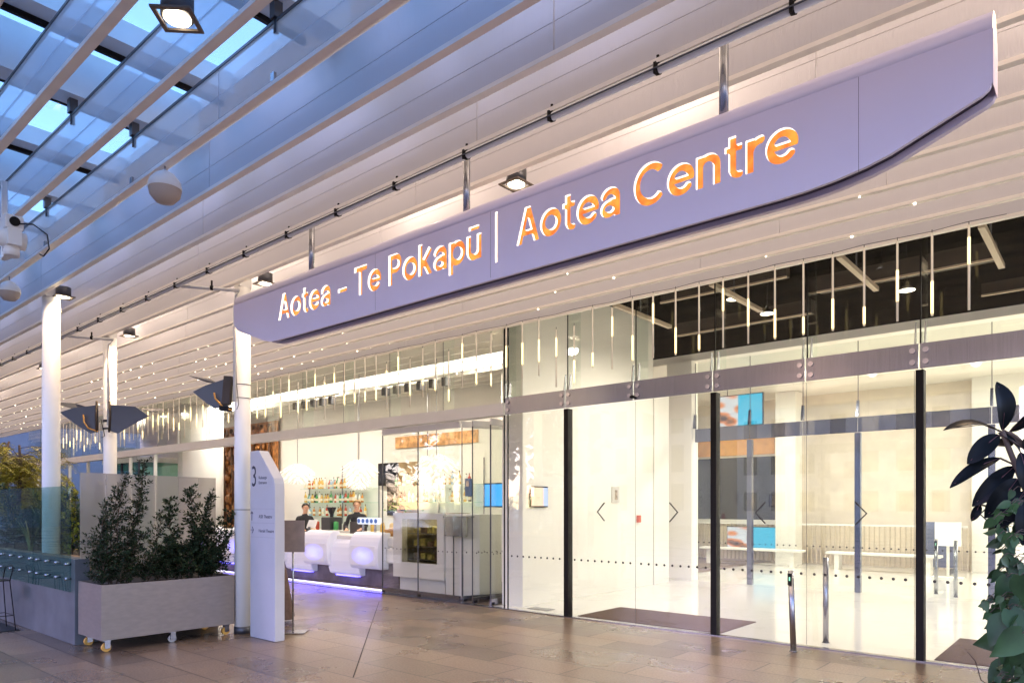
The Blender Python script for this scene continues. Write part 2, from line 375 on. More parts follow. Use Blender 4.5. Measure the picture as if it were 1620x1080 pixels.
# ends first: outline in (x, z), clockwise from top left
OUT = [(-7.49, 3.83), (-7.485, 3.66), (-7.47, 3.60), (-7.43, 3.555), (-7.36, 3.52), (-6.86, 3.345), (-6.72, 3.315), (-6.6, 3.31),
       (-1.45, 3.31), (-1.3, 3.315), (-1.15, 3.328), (-1.0, 3.352), (-.88, 3.382), (-.49, 3.53), (-.462, 3.55), (-.449, 3.58), (-.449, 3.83)]
import numpy as np
SWT = .182
def seg(a, b, w=SWT): return ('s', a, b, w)
def arc(cx, cy, rx, ry, a0, a1, w=SWT):
    n = max(6, int(abs(a1 - a0) / 9)); return ('p', [(cx + rx * math.cos(R(a0 + (a1 - a0) * i / n)), cy + ry * math.sin(R(a0 + (a1 - a0) * i / n))) for i in range(n + 1)], w)
H_ = SWT / 2; XH = .73
GL = {
 'A': (.84, [seg((.07, -.1), (.42, 1.02)), seg((.42, 1.02), (.77, -.1)), seg((.2, .29), (.64, .29), .15)]),
 'o': (.72, [arc(.36, XH / 2, .275, XH / 2 - H_ + .01, 0, 360)]),
 't': (.46, [seg((.20, .16), (.20, .93)), seg((.02, XH - .07), (.43, XH - .07), .14), arc(.36, .18, .16, .12, 180, 285, .15)]),
 'e': (.70, [arc(.355, XH / 2, .27, XH / 2 - H_ + .01, 5, 325), seg((.12, XH / 2), (.70, XH / 2), .13), seg((.63, XH / 2 - .02), (.63, XH / 2 + .06), .16)]),
 'a': (.66, [seg((.53, 0), (.53, .46)), arc(.32, .47, .21, .19, 0, 165), arc(.28, .215, .19, .15, 0, 360, .14), seg((.30, .40), (.50, .40), .12)]),
 '-': (.62, [seg((.05, .38), (.57, .38), .14)]),
 'T': (.74, [seg((.37, 0), (.37, 1)), seg((.02, 1 - H_ + .005), (.72, 1 - H_ + .005))]),
 'P': (.70, [seg((.12, 0), (.12, 1)), seg((.12, .915), (.38, .915)), seg((.12, .46), (.38, .46), .155), arc(.38, .69, .215, .228, -90, 90)]),
 'k': (.66, [seg((.11, 0), (.11, 1)), seg((.10, .24), (.58, .80)), seg((.27, .44), (.60, -.08))]),
 'p': (.72, [seg((.11, -.26), (.11, XH)), arc(.37, XH / 2, .265, XH / 2 - H_ + .01, 0, 360)]),
 'u': (.68, [seg((.11, .28), (.11, XH)), arc(.325, .29, .215, .215, 180, 360), seg((.54, 0), (.54, XH))]),
 'U': (.68, [seg((.11, .28), (.11, XH)), arc(.325, .29, .215, .215, 180, 360), seg((.54, 0), (.54, XH)), seg((.12, .93), (.54, .93), .12)]),
 'C': (.90, [arc(.465, .5, .38, .43, 42, 318)]),
 'n': (.68, [seg((.11, 0), (.11, XH)), arc(.325, XH - .29, .215, .215, 0, 180), seg((.54, 0), (.54, XH - .28))]),
 'r': (.44, [seg((.11, 0), (.11, XH)), arc(.37, XH - .33, .26, .26, 82, 165)]),
 ' ': (.30, [])}
def field(prims, X, Y):
    D = np.full(X.shape, 9.0)
    def one(a, b, w, D, cap=False):
        ax, ay = a; bx, by = b; dx, dy = bx - ax, by - ay; l = math.hypot(dx, dy); dx /= l; dy /= l
        u = (X - ax) * dx + (Y - ay) * dy; v = np.abs((X - ax) * -dy + (Y - ay) * dx)
        return np.minimum(D, np.maximum(v - w / 2, np.maximum(-u, u - l)))
    for p in prims:
        if p[0] == 's': D = one(p[1], p[2], p[3], D)
        else:
            P = p[1]; 
            for a, b in zip(P, P[1:]): D = one(a, b, p[2], D)
            for q in (P if P[0][0] == P[-1][0] and abs(P[0][1] - P[-1][1]) < 1e-6 else P[1:-1]): D = np.minimum(D, np.hypot(X - q[0], Y - q[1]) - p[2] / 2)
    return D
def contours(prims, wd, clip):
    h = .0125; xs = np.arange(-.15, wd + .15, h); ys = np.arange(-.35, 1.12, h); X, Y = np.meshgrid(xs, ys)
    D = field(prims, X, Y)
    if clip: D = np.maximum(D, np.maximum(-Y + .0003, Y - 1.0003))
    D = np.where(np.abs(D) < 1e-5, 1e-5, D); segs = {}
    ny, nx = D.shape
    def pt(i, j, k, l):
        t = D[i, j] / (D[i, j] - D[k, l]); return (xs[j] + (xs[l] - xs[j]) * t, ys[i] + (ys[k] - ys[i]) * t)
    for i in range(ny - 1):
        sg = np.sign(D[i]) + np.sign(D[i + 1]); 
        for j in range(nx - 1):
            c = (D[i, j] < 0, D[i, j + 1] < 0, D[i + 1, j + 1] < 0, D[i + 1, j] < 0)
            if all(c) or not any(c): continue
            E_ = []; C4 = [(i, j), (i, j + 1), (i + 1, j + 1), (i + 1, j)]
            for q in range(4):
                if c[q] != c[(q + 1) % 4]:
                    a, b = C4[q], C4[(q + 1) % 4]; key = (min(a, b), max(a, b)); E_.append((key, pt(*a, *b), c[q]))
            ins = [e for e in E_ if e[2]]; outs = [e for e in E_ if not e[2]]
            for a, b in zip(ins, outs): segs[a[0]] = (b[0], a[1])
    loops = []
    while segs:
        k0 = next(iter(segs)); L0 = []; k = k0
        while k in segs:
            nk, p = segs.pop(k); L0.append(p); k = nk
        # drop points that lie on a straight run
        Q = []
        n = len(L0)
        for q in range(n):
            a, b, c = L0[q - 1], L0[q], L0[(q + 1) % n]
            if abs((b[0] - a[0]) * (c[1] - a[1]) - (b[1] - a[1]) * (c[0] - a[0])) > 8e-7: Q.append(b)
        if len(Q) > 3: loops.append(Q)
    return loops
GC = {}
def glyph_loops(text, x0, x1, z0, cap):
    """outlines of grotesque lettering drawn as strokes, fitted between x0 and x1 on baseline z0"""
    loops = []; x = 0
    for ch in text:
        wd, pr = GL[ch]
        if pr:
            if ch not in GC: GC[ch] = contours(pr, wd, ch in 'AkT')
            for l in GC[ch]: loops.append([(p[0] + x, p[1]) for p in l])
        x += wd + .035
    xs = [p[0] for l in loops for p in l]; a, b = min(xs), max(xs)
    return [[(x0 + (p[0] - a) * (x1 - x0) / (b - a), z0 + p[1] * cap) for p in l] for l in loops]
L = glyph_loops('Aotea - Te PokapU', -6.575, -3.715, 3.507, .262) + glyph_loops('Aotea Centre', -3.36, -1.335, 3.507, .262)
L.append([(-3.572, 3.435), (-3.545, 3.435), (-3.545, 3.825), (-3.572, 3.825)])
L[-1] = [(-3.572, 3.432), (-3.547, 3.432), (-3.547, 3.812), (-3.572, 3.812)]
def filled(name, loops, depth):
    c = bpy.data.curves.new(name, 'CURVE'); c.dimensions = '2D'; c.fill_mode = 'BOTH'; c.extrude = depth
    for l in loops:
        s = c.splines.new('POLY'); s.points.add(len(l) - 1); s.use_cyclic_u = True
        for p, q in zip(s.points, l): p.co = (q[0], q[1], 0, 1)
    o = bpy.data.objects.new(name, c); sc.collection.objects.link(o); bpy.context.view_layer.update()
    dg = bpy.context.evaluated_depsgraph_get(); me = bpy.data.meshes.new_from_object(o.evaluated_get(dg)); bpy.data.objects.remove(o); return me
me = filled('front_panel', [OUT] + L, .012)
def edge_dist(p):
    d = 9
    for a, b in zip(OUT, OUT[1:] + OUT[:1]):
        ax, az = a; bx, bz = b; l = (bx - ax) ** 2 + (bz - az) ** 2; u = max(0, min(1, ((p[0] - ax) * (bx - ax) + (p[1] - az) * (bz - az)) / l))
        d = min(d, math.hypot(p[0] - ax - u * (bx - ax), p[1] - az - u * (bz - az)))
    return d
me.materials.clear(); me.materials.append(M['sign']); me.materials.append(M['e_letter'])
for p in me.polygons:
    p.use_smooth = False
    p.material_index = 1 if abs(p.normal.z) < .5 and edge_dist((p.center.x, p.center.y)) > .004 else 0
o = bpy.data.objects.new('front_panel', me); sc.collection.objects.link(o); o.parent = sign
me.transform(Matrix(((1, 0, 0, 4), (0, 0, 1, .012), (0, 1, 0, -3.6), (0, 0, 0, 1))))   # (x,y,z)->(x, z, y)
MB().box(-6.70, -1.22, SY + .030, SY + .040, 3.40, 3.82).build('letter_light_panel', M['e_orange'], sign)
cap = [(SY, 3.83), (SY + .003, 3.86), (SY + .012, 3.895), (SY + .030, 3.925), (SY + .055, 3.94), (SY + .08, 3.945), (SY + .105, 3.94), (SY + .13, 3.925), (SY + .148, 3.895), (SY + .157, 3.86), (SY + .16, 3.83)]
b = MB(); b.prism(cap, 'x', -7.49, -.449)
for f in b.b.faces:
    if len(f.verts) == 4: f.smooth = True
b.build('top_cap', M['sign'], sign)
b = MB(); b.prism(OUT, 'y', SY + .125, SY + .16); b.build('back_panel', M['sign'], sign)
cx = -3.97
INN = [(cx + (x - cx) * .994, 3.83 if z > 3.8 else z + .03) for x, z in OUT]
MB().prism(INN, 'y', SY + .057, SY + .124).build('core', M['signdark'], sign)
b = MB().box(-2.0, -1.996, SY + .0, SY + .001, 3.33, 3.83)
MB().box(-.4485, -.446, SY + .001, SY + .158, 3.57, 3.829).build('end_plate', M['sign'], sign)
for x in (-1.03, -3.62, -5.0):
    MB().box(x, x + .002, SY - .0008, SY + .002, 3.33, 3.83).build('panel_joint', M['signdark'], sign)
for x in (-1.80, -3.95, -6.10):
    MB().cyl((x, SY + .08, 3.94), (x, SY + .08, 4.37), .028, n=16).build('support_tube', M['steel'], sign)

# ================================================================== GLASS FRONT OF THE ENTRANCE
M['boltm'] = mat('bolt_steel', (.70, .66, .66), .25, .8)
ent = thing('entrance_facade', 'tall glass entrance front with steel transom and black door posts', 'glass facade', (-3, G, 0))
XJ = [-7.20, -6.05, -4.92, -3.80, -2.69, -1.556, -.43, .70, 1.83, 2.96]
for i, (a, b_) in enumerate(zip(XJ, XJ[1:])):
    tr = MB().box(a + .008, b_ - .008, G - .075, G - .055, 3.01, 3.265).build('transom_plate', M['steel'], ent)
    bb = MB()
    for xx in (a + .06, b_ - .06):
        for zz in (3.075, 3.195):
            MB().cyl((xx, G - .095, zz), (xx, G - .074, zz), .028, n=16).build('bolt', M['boltm'], tr)
    MB().box(a + .006, b_ - .006, G + .0, G + .012, 3.02, 4.75).build('upper_pane', M['uglass'], ent)
    MB().box(a - .012, a + .012, G + .015, G + .30, 3.30, 4.75).build('glass_fin', M['glass'], ent)
    MB().prism([(G - .05, 3.27), (G + .02, 3.27), (G + .02, 3.50), (G - .01, 3.50)], 'x', a - .05, a - .04).build('fin_bracket', M['steel'], ent)
    MB().prism([(G - .05, 3.27), (G + .02, 3.27), (G + .02, 3.50), (G - .01, 3.50)], 'x', a + .04, a + .05).build('fin_bracket', M['steel'], ent)
    MB().box(a - .007, a + .007, G - .012, G - .002, 3.27, 4.75).build('pane_joint', M['black'], ent)
for x in (-6.05, -3.80, -1.556, .70):
    MB().box(x - .037, x + .037, G - .055, G + .06, .013, 3.0).build('door_post', M['black'], ent)
M['x'] = None
def dots(mb, a, b_, z, y, step=.115):
    x = a + .07
    while x < b_ - .05: mb.cyl((x, y, z), (x, y - .002, z), .016, n=10); x += step
def chev(mb, x, z, s, y):
    mb.tube([(x + s * .115, y, z + .125), (x, y, z), (x + s * .115, y, z - .125)], .0095, 4)
doors = [(-7.19, -6.10, 0, 'glass_panel'), (-6.0, -4.925, 1, 'door_leaf'), (-4.915, -3.85, 2, 'door_leaf'), (-3.75, -2.695, 1, 'door_leaf'), (-2.685, -1.61, 2, 'door_leaf'), (-1.50, -.435, 1, 'door_leaf'), (-.425, .65, 2, 'door_leaf'), (.75, 1.83, 0, 'glass_panel'), (1.84, 2.96, 0, 'glass_panel')]
for a, b_, k, nm in doors:
    p = MB().box(a, b_, G - .0, G + .012, .02, 3.005).build(nm, M['fglass'], ent)
    d = MB(); dots(d, a, b_, .83, G - .002); d.build('dot_row', M['dot'], p)
    if k: 
        c = MB(); chev(c, a + .46 if k == 1 else b_ - .46, 1.52, 1 if k == 1 else -1, G - .004); c.build('arrow_mark', M['dot'], p)
    MB().box(b_ - .006, b_ - .002, G - .004, G - .001, .02, 3.0).build('edge_seal', M['dsteel'], p)
MB().box(-7.210, -7.200, G - .005, G + .02, .013, 4.75).box(-7.285, -7.275, G - .005, G + .02, .013, 4.75).build('corner_frame', M['black'], ent)
MB().ball((-4.92, G - .11, 3.05), .035, .7).build('door_sensor', M['black'], ent)

# ------------------------------------------------------------------ cafe front
caf = thing('cafe_facade', 'cafe glass front left of the doors, pale beam over an open bar', 'glass facade', (-16, G, 0))
MB().box(-30, -7.25, G - .06, G + .12, 3.015, 3.20).build('beam', M['white'], caf)
x = -7.25; k = 0
while x > -30:
    MB().box(x - 1.38, x - .01, G, G + .012, 3.20, 4.75).build('upper_pane', M['uglass'], caf)
    MB().box(x - .004, x + .004, G - .006, G - .001, 3.20, 4.75).build('pane_joint', M['dsteel'], caf)
    MB().box(x - .008, x + .008, G + .015, G + .25, 3.22, 4.75).build('glass_fin', M['glass'], caf)
    x -= 1.39
def fold(x0, y0, x1, y1, n):
    d = Vector((x1 - x0, y1 - y0)); l = d.length
    t = thing('folding_glass_panel', '%s' % n, 'glass door', (x0, y0, 0), math.atan2(d.y, d.x), 'folding glass panels of the cafe')
    MB().box(.01, l - .01, -.006, .006, .11, 2.90).build('pane', M['fglass'], t, world=False)
    MB().box(0, l, -.02, .02, 2.90, 3.0).build('top_rail', M['white'], t, world=False)
    MB().box(0, l, -.02, .02, .015, .11).build('bottom_rail', M['steel'], t, world=False)
    MB().box(-.004, .003, -.012, .012, .11, 2.9).build('edge_seal', M['dsteel'], t, world=False)
    q = MB(); xx = .08
    while xx < l - .04: q.cyl((xx, -.008, .83), (xx, -.0065, .83), .0125, n=8); xx += .11
    q.build('dot_row', M['dot'], t, world=False)
    MB().box(.02, .08, -.03, .03, .02, .06).build('floor_guide', M['black'], t, world=False)
fold(-10.30, G + .05, -9.34, G + .05, 'folding glass panel at the bar end, left of the display cabinet side')
fold(-9.33, G + .05, -8.30, G + .05, 'folding glass panel standing straight in front of the display cabinet')
fold(-8.28, G + .08, -7.92, G + .95, 'folded glass panel angled inward beside the display cabinet')
fold(-7.62, G + .06, -7.80, G + .98, 'folded glass panel of the stack nearest the door corner')
fold(-8.02, G + .06, -7.88, G + .98, 'middle folded glass panel of the stack by the door corner')
# far cafe lower glazing
lw = thing('shopfront_glazing', 'low shopfront glazing far left below the pale beam', 'glass facade', (-24, G, 0))
for i in range(7):
    x = -29.8 + i * 1.65
    MB().box(x, x + 1.6, G, G + .012, .02, 3.0).build('pane', M['glass'], lw)
    MB().box(x - .04, x + .01, G - .03, G + .05, .013, 3.0).build('frame', M['white'], lw)

# ================================================================== LOBBY INTERIOR
def wall(name, mb, m, label, **k): return tag(mb.build(name, m, **k), label, 'wall')
wall('partition_wall', MB().box(-7.60, -7.17, G + .32, 12.75, .007, 5.30), M['inwhite'], 'tall plain white wall just inside the left entrance doors')
wall('skirting_wall', MB().box(-7.62, -7.16, 12.78, 13.4, .007, 3.9), M['inwhite'], 'low white wall end beyond the tall white wall')
struct('void_ceiling', MB().box(-13, 6, G + .03, 14.0, 6.60, 6.75), M['cdark'])
wall('void_wall', MB().box(-13, 6, G + .02, G + .10, 5.05, 6.75), M['cdark'], 'dark wall above the glass front inside the lobby, hidden by the canopy')
wall('void_side_wall', MB().box(-13.1, -12.9, G + .11, 14.0, 4.9, 6.6), M['cdark'], 'dark side wall of the tall lobby void above the cafe end')
wall('void_right_wall', MB().box(3.2, 3.4, G + .11, 14.0, 5.31, 6.6), M['cdark'], 'dark side wall of the tall lobby void at the far right')
wall('bulkhead_wall', MB().box(-9.5, 6, 14.0, 14.15, 3.28, 4.66), M['inwhite'], 'white bulkhead above the inner glass screen') if False else None
struct('lobby_ceiling', MB().box(-13, 6, 14.02, 24, 4.70, 4.85), M['inwhite'])
wall('upper_dark_wall', MB().box(-13, 6, 14.02, 14.15, 4.851, 6.75), M['cdark'], 'dark wall strip above the white lobby ceiling')
wall('back_wall', MB().box(-13, -2.6, 20.6, 20.75, .007, 4.7), M['incream'], 'warm cream wall at the back of the lobby behind the slatted balustrade')
wall('side_wall', MB().box(-2.7, 6, 20.2, 20.6, .007, 4.7), M['inwhite'], 'white wall at the right end of the lobby')
wall('far_left_wall', MB().box(-13, -12.85, 14.0, 20.6, .007, 4.7), M['inwhite'], 'white wall at the left end of the lobby')
wall('right_return_wall', MB().box(3.2, 3.4, G + .1, 20.2, .007, 5.3), M['inwhite'], 'white return wall beyond the right edge of the lobby')
# dark window in the back wall
t = thing('back_window', 'wide dark window in the cream back wall beside the round column', 'window', (-8.2, 20.5, 1.2))
MB().box(-10.6, -7.4, 20.54, 20.59, 1.2, 3.05).build('pane', M['darkglass'], t)
MB().box(-10.7, -7.3, 20.50, 20.6, 1.10, 1.2).build('sill', M['inwhite'], t)
tag(MB().box(-10.4, -7.6, 20.56, 20.59, 3.12, 3.75).build('wall_panel', mat('orange_panel', (.75, .36, .10), .5, noise=.1, nscale=5)), 'orange panel above the dark window at the back', 'wall panel')
c = thing('lobby_column', 'thick round white column inside the lobby, left of the dark window', 'column', (-9.85, 19.4, 0))
MB().cyl((0, 0, .25), (0, 0, 4.69), .38, n=32).build('shaft', M['inwhite'], c, world=False); MB().cyl((0, 0, .007), (0, 0, .25), .385, n=32).build('base', M['incream'], c, world=False)
c = thing('lobby_column', 'square white column in the lobby right of the hanging screen', 'column', (-6.85, 19.6, 0))
MB().box(-.27, .27, -.27, .27, .007, 4.69).build('shaft', M['inwhite'], c, world=False, bevel=.01)
# balustrade and bench
t = thing('slatted_balustrade', 'pale vertical slatted balustrade across the back of the lobby', 'balustrade', (-6, 19.9, 0))
b = MB(); x = -12.0
while x < -2.75: b.box(x, x + .022, 19.9, 19.96, .05, 1.08); x += .12
b.build('slats', mat('pale_slat', (.62, .52, .40), .5), t); MB().box(-12.1, -2.75, 19.88, 19.98, 1.08, 1.12).build('handrail', M['inwhite'], t)
for xa, xb, n in ((-9.0, -6.2, 'left'), (-5.6, -3.1, 'right')):
    t = thing('lobby_bench', 'long pale bench in front of the balustrade, %s of two' % n, 'bench', (xa, 18.8, 0))
    MB().box(xa, xb, 18.6, 19.0, .40, .46).build('seat', M['inwhite'], t, bevel=.01)
    for xx in (xa + .2, xb - .3): MB().box(xx, xx + .1, 18.65, 18.95, .007, .40).build('leg', M['inwhite'], t)
# screens
def screen_mat(name, split, blue=(.02, .55, .85), warm=(.9, .28, .10), s=1.1):
    m = mat(name, (.02, .02, .02), .3, emit=blue, estr=s, sampling=False); t = m.node_tree; b = t.nodes['Principled BSDF']
    tc = t.nodes.new('ShaderNodeTexCoord'); sp = t.nodes.new('ShaderNodeSeparateXYZ'); t.links.new(tc.outputs['Generated'], sp.inputs[0])
    v = t.nodes.new('ShaderNodeTexVoronoi'); v.inputs['Scale'].default_value = 3.2; t.links.new(tc.outputs['Generated'], v.inputs['Vector'])
    r = t.nodes.new('ShaderNodeValToRGB'); e = r.color_ramp.elements; e[0].color = (.06, .05, .06, 1); e[1].color = (*warm, 1); e[0].position = .2; e[1].position = .45
    q = r.color_ramp.elements.new(.62); q.color = (.75, .75, .80, 1)
    t.links.new(v.outputs['Distance'], r.inputs[0])
    st = t.nodes.new('ShaderNodeMath'); st.operation = 'GREATER_THAN'; st.inputs[1].default_value = split; t.links.new(sp.outputs[0], st.inputs[0])
    mx = t.nodes.new('ShaderNodeMix'); mx.data_type = 'RGBA'; t.links.new(st.outputs[0], mx.inputs[0]); t.links.new(r.outputs[0], mx.inputs[6]); mx.inputs[7].default_value = (*blue, 1)
    t.links.new(mx.outputs[2], b.inputs['Emission Color']); return m
def screen(label, x0, x1, y, z0, z1, m, loc=None, cable=0):
    t = thing('digital_screen', label, 'screen', ((x0 + x1) / 2, y, z0))
    MB().box(x0 - .02, x1 + .02, y, y + .07, z0 - .02, z1 + .02).build('housing', M['black'], t, bevel=.006)
    MB().box(x0, x1, y - .006, y - .001, z0, z1).build('display', m, t)
    if cable:
        for xx in (x0 + .3, x1 - .3): MB().cyl((xx, y + .04, z1 + .02), (xx, y + .04, cable), .012, n=8).build('hanger', M['steel'], t)
    return t
screen('bright screen with round food picture hanging high in the lobby', -7.60, -6.42, 16.6, 3.55, 4.28, screen_mat('screen_food', .5), cable=4.7)
screen('small turquoise screen low behind the bench', -8.6, -7.2, 19.6, .35, 1.0, screen_mat('screen_low', .48))
# inner glass screen
inn = thing('inner_glass_screen', 'second glass screen deep in the lobby with dark steel transom', 'glass screen', (-4, 14.1, 0))
M['blsteel'] = mat('dark_blue_steel', (.20, .21, .27), .12, .9)
XI = [-6.9, -5.70, -4.65, -3.66, -2.62, -1.6, -.5, .6, 1.7, 2.8]
for a, b_ in zip(XI, XI[1:]):
    MB().box(a + .005, b_ - .005, 14.06, 14.08, 2.96, 3.24).build('transom_plate', M['blsteel'], inn)
    MB().box(a + .005, b_ - .005, 14.1, 14.11, .01, 2.95).build('lower_pane', M['glass'], inn)
    MB().box(a + .005, b_ - .005, 14.1, 14.11, 2.98, 4.65).build('upper_pane', M['glass'], inn)
    MB().prism([(14.0, 3.25), (14.1, 3.25), (14.1, 3.55), (14.06, 3.55)], 'x', a - .02, a + .02).build('fin_bracket', M['blsteel'], inn)
    MB().box(a - .006, a + .006, 14.085, 14.095, 3.25, 4.65).build('pane_joint', M['dsteel'], inn)
    d = MB(); dots(d, a, b_, .83, 14.098, .12); d.build('dot_row', M['dot'], inn)
for x in (-5.70, -3.66, -1.6, .6): MB().box(x - .05, x + .05, 14.04, 14.14, .01, 2.95).build('post', M['blsteel'], inn)
wall('inner_side_wall', MB().box(-7.5, -6.92, 13.95, 14.25, .007, 4.7), M['inwhite'], 'white pier at the left end of the inner glass screen')
# pictures, panel on the white wall
t = thing('wall_notice', 'small framed notice on the tall white lobby wall', 'notice', (-7.16, 11.3, 1.8))
MB().box(-7.17, -7.15, 11.2, 11.45, 1.66, 1.96).build('frame', mat('pale_frame', (.6, .58, .55), .4), t); MB().box(-7.15, -7.147, 11.29, 11.38, 1.72, 1.90).build('picture', mat('notice_print', (.35, .28, .22), .6, noise=.6, nscale=20), t)
tag(MB().box(-7.17, -7.12, 12.1, 12.2, 1.28, 1.42).build('call_point', mat('red_plastic', (.6, .12, .07), .4), bevel=.004), 'small red fire call point on the white wall', 'alarm')
# mats
tag(MB().box(-5.95, -3.78, G + .10, 9.55, .008, .018).build('entrance_mat', M['mat']), 'brown entrance mat inside the left pair of doors', 'mat')
tag(MB().box(-1.45, .75, G + .10, 9.95, .008, .018).build('entrance_mat', M['mat']), 'dark entrance mat inside the right doors behind the fig plant', 'mat')
tag(MB().box(-7.0, -6.6, G + .22, G + .42, .008, .014).build('floor_box', M['steel']), 'flat steel floor plate inside the narrow left pane', 'floor plate')
# dark ceiling services
for i, (x0, x1, y0, y1, z0, z1) in enumerate(sorted([(-3.4, -1.2, 10.9, 11.1, 4.75, 5.0), (-6.4, -3.9, 12.2, 12.4, 4.8, 5.05), (-.9, 2.5, 11.3, 11.5, 4.75, 5.0), (-5.6, -3.6, 10.2, 10.35, 4.85, 5.05), (-1.6, .2, 12.9, 13.05, 4.8, 5.0)])):
    t = thing('ceiling_duct', '%s brown service duct counted from the left in the dark lobby ceiling' % ordn(i), 'duct', ((x0 + x1) / 2, y0, z0), 0, 'service ducts in the dark ceiling')
    MB().box(x0, x1, y0, y1, z0 + .03, z1).build('casing', M['duct'], t)
    MB().box(x0, x1, y0 - .02, y0 + .015, z0, z0 + .025).build('light_rail', mat('pale_rail', (.55, .42, .30), .5), t)
for i, x in enumerate((-6.0, -4.4, -2.7, -1.2, .3)):
    t = thing('truss_bar', '%s pale bar from the left running back under the dark ceiling' % ordn(i), 'ceiling bar', (x, 11, 4.9), 0, 'pale bars under the dark ceiling')
    MB().box(x, x + .07, 9.4, 11.2, 4.70, 4.76).build('bar', mat('pale_bar', (.5, .40, .30), .5), t)
    MB().cyl((x + .03, 10.2, 4.76), (x + .03, 10.2, 6.6), .012, n=6).build('hanger', M['dsteel'], t)
# pendant shop lamps
def dome_lamp(x, y, z, label, power):
    t = thing('pendant_lamp', label, 'pendant lamp', (x, y, z), 0, 'small dome lamps in the dark lobby ceiling')
    MB().lathe([(0.02, .12), (.03, .08), (.06, .06), (.11, .0), (.105, .0), (.05, .05), (.0, .055)], n=20).build('shade', M['steel'], t, world=False)
    MB().lathe([(0, .006), (.10, .006), (.10, -.0), (0, -.0)], n=20).build('bulb', M['e_lamp'], t, world=False)
    MB().cyl((0, 0, .12), (0, 0, 6.6 - z), .006, n=6).build('cord', M['black'], t, world=False)
    l = lamp('SPOT', (x, y, z - .03), power, WARM2, .1, (0, 0, 0), spot=165, blend=.4)
IP = 300
dome_lamp(-2.55, 11.0, 4.93, 'brightest dome lamp near the top centre of the dark ceiling', IP)
dome_lamp(-4.73, 11.0, 4.93, 'dome lamp at the left end of the dark ceiling group', IP)
dome_lamp(-4.18, 11.0, 4.60, 'lower dome lamp hanging beside the left one', IP)
dome_lamp(-2.23, 11.0, 4.58, 'lower dome lamp hanging right of the brightest one', IP)
dome_lamp(-.3, 11.0, 4.7, 'dome lamp at the right edge of the dark ceiling', IP)
# lobby luminous panels behind
for i, (x, y) in enumerate(((-9, 17), (-5.0, 17), (-1, 17), (2, 17))):
    t = tag(MB().box(x - .9, x + .9, y - .3, y + .3, 4.66, 4.70).build('ceiling_light', M['e_ceil']), '%s flat light panel from the left in the lobby ceiling' % ordn(i), 'ceiling light', 'flat light panels in the lobby ceiling')
    lamp('AREA', (x, y, 4.64), 190, WARM2, 1.8, sy=.6)
# signstand and bollards inside
t = thing('poster_stand', 'white tilted poster stand deep inside the right-hand doors', 'sign stand', (-2.9, 18.2, 0))
MB().cyl((-2.88, 18.2, .02), (-2.88, 18.2, 1.0), .03, n=10).build('pole', M['inwhite'], t); MB().box(-3.12, -2.62, 18.12, 18.16, .72, 1.24).build('board', mat('white_board', (.9, .9, .88), .4, emit=(1, 1, 1), estr=.3), t)
MB().box(-3.18, -2.58, 18.0, 18.4, .008, .03).build('base', M['inwhite'], t)
t = thing('display_board', 'dark blue grey board on feet behind the white poster stand', 'display board', (-3.2, 19.3, 0))
MB().box(-3.68, -2.9, 19.3, 19.36, .15, 1.22).build('board', mat('slate_board', (.13, .14, .22), .6), t)
for x in (-3.6, -3.0): MB().box(x - .03, x + .03, 19.1, 19.55, .007, .12).build('foot', M['dsteel'], t)

def bollard(x, y, hgt, label, sensor, rr=.032, tilt=0):
    t = thing('access_bollard', label, 'bollard', (x, y, 0), 0, 'slim steel bollards by the glass doors')
    MB().cyl((0, 0, .0), (tilt, 0, hgt), rr, n=24).build('post', M['steel'], t, world=False)
    MB().cyl((0, 0, .001), (0, 0, .012), rr + .012, n=24).build('foot_ring', M['steel'], t, world=False)
    if sensor:
        MB().box(tilt - .022, tilt + .022, -rr - .006, -rr + .01, hgt - .16, hgt - .03).build('button_plate', M['black'], t, world=False)
        MB().box(tilt - .006, tilt + .006, -rr - .008, -rr - .006, hgt - .11, hgt - .07).build('indicator', emis('green_led', (.1, 1, .4), 1.5, False), t, world=False)
bollard(-2.72, 7.93, .89, 'leaning steel bollard with a black button plate outside the doors', True, tilt=-.03)
bollard(-2.60, 8.66, 1.0, 'plain upright steel bollard just inside the glass', False)
bollard(-2.52, 14.75, 1.0, 'bollard added for a pale reflection, with a button plate, deep behind the right-hand post', True)  # this post and the next are modelled in place of pale glass reflections
bollard(-2.17, 14.45, 1.0, 'plain bollard added for a pale reflection deep inside beside the poster stand', False)

# ------------------------------------------------------------------ LED tubes hanging under the last baffle
def led_proto(z0, z1, length):
    t = thing('led_tube', 'x', 'light tube', (0, 0, 0))
    MB().cyl((0, 0, -length), (0, 0, 0), .011, n=8).build('tube_body', M['tubebody'], t, world=False)
    MB().cyl((0, 0, z0), (0, 0, z1), .0135, n=8).build('lit_section', M['e_tube'], t, world=False)
    MB().cyl((0, 0, 0), (0, 0, .035), .004, n=5).build('cord', M['black'], t, world=False)
    return t
protos = [led_proto(-.38, -.12, .82), led_proto(-.80, -.48, .82), led_proto(-.62, -.30, .82), led_proto(-.80, -.62, .82)]
used = [False] * 4
rnd = random.Random(11)
for k in range(84):
    x = -1.10 - .3115 * k; pi = rnd.randrange(4) if k > 3 else k
    lb = '%s slim hanging light tube from the right along the glass front' % ordn(k)
    gp = 'hanging light tubes along the glass front'
    loc = (x, 8.06 + rnd.uniform(-.01, .01), 4.31 - (rnd.choice((0, 0, .06, .2)) if k > 12 else 0))
    if not used[pi]:
        o = protos[pi]; used[pi] = True; o.location = loc; o['label'] = lb; o['group'] = gp
    else: dup(protos[pi], loc, 0, lb, gp)
t = MB()
pts = []
for k in range(100): pts.append((-.8 - .3115 * k, 8.06, 4.335 + .01 * math.sin(k * 2.1)))
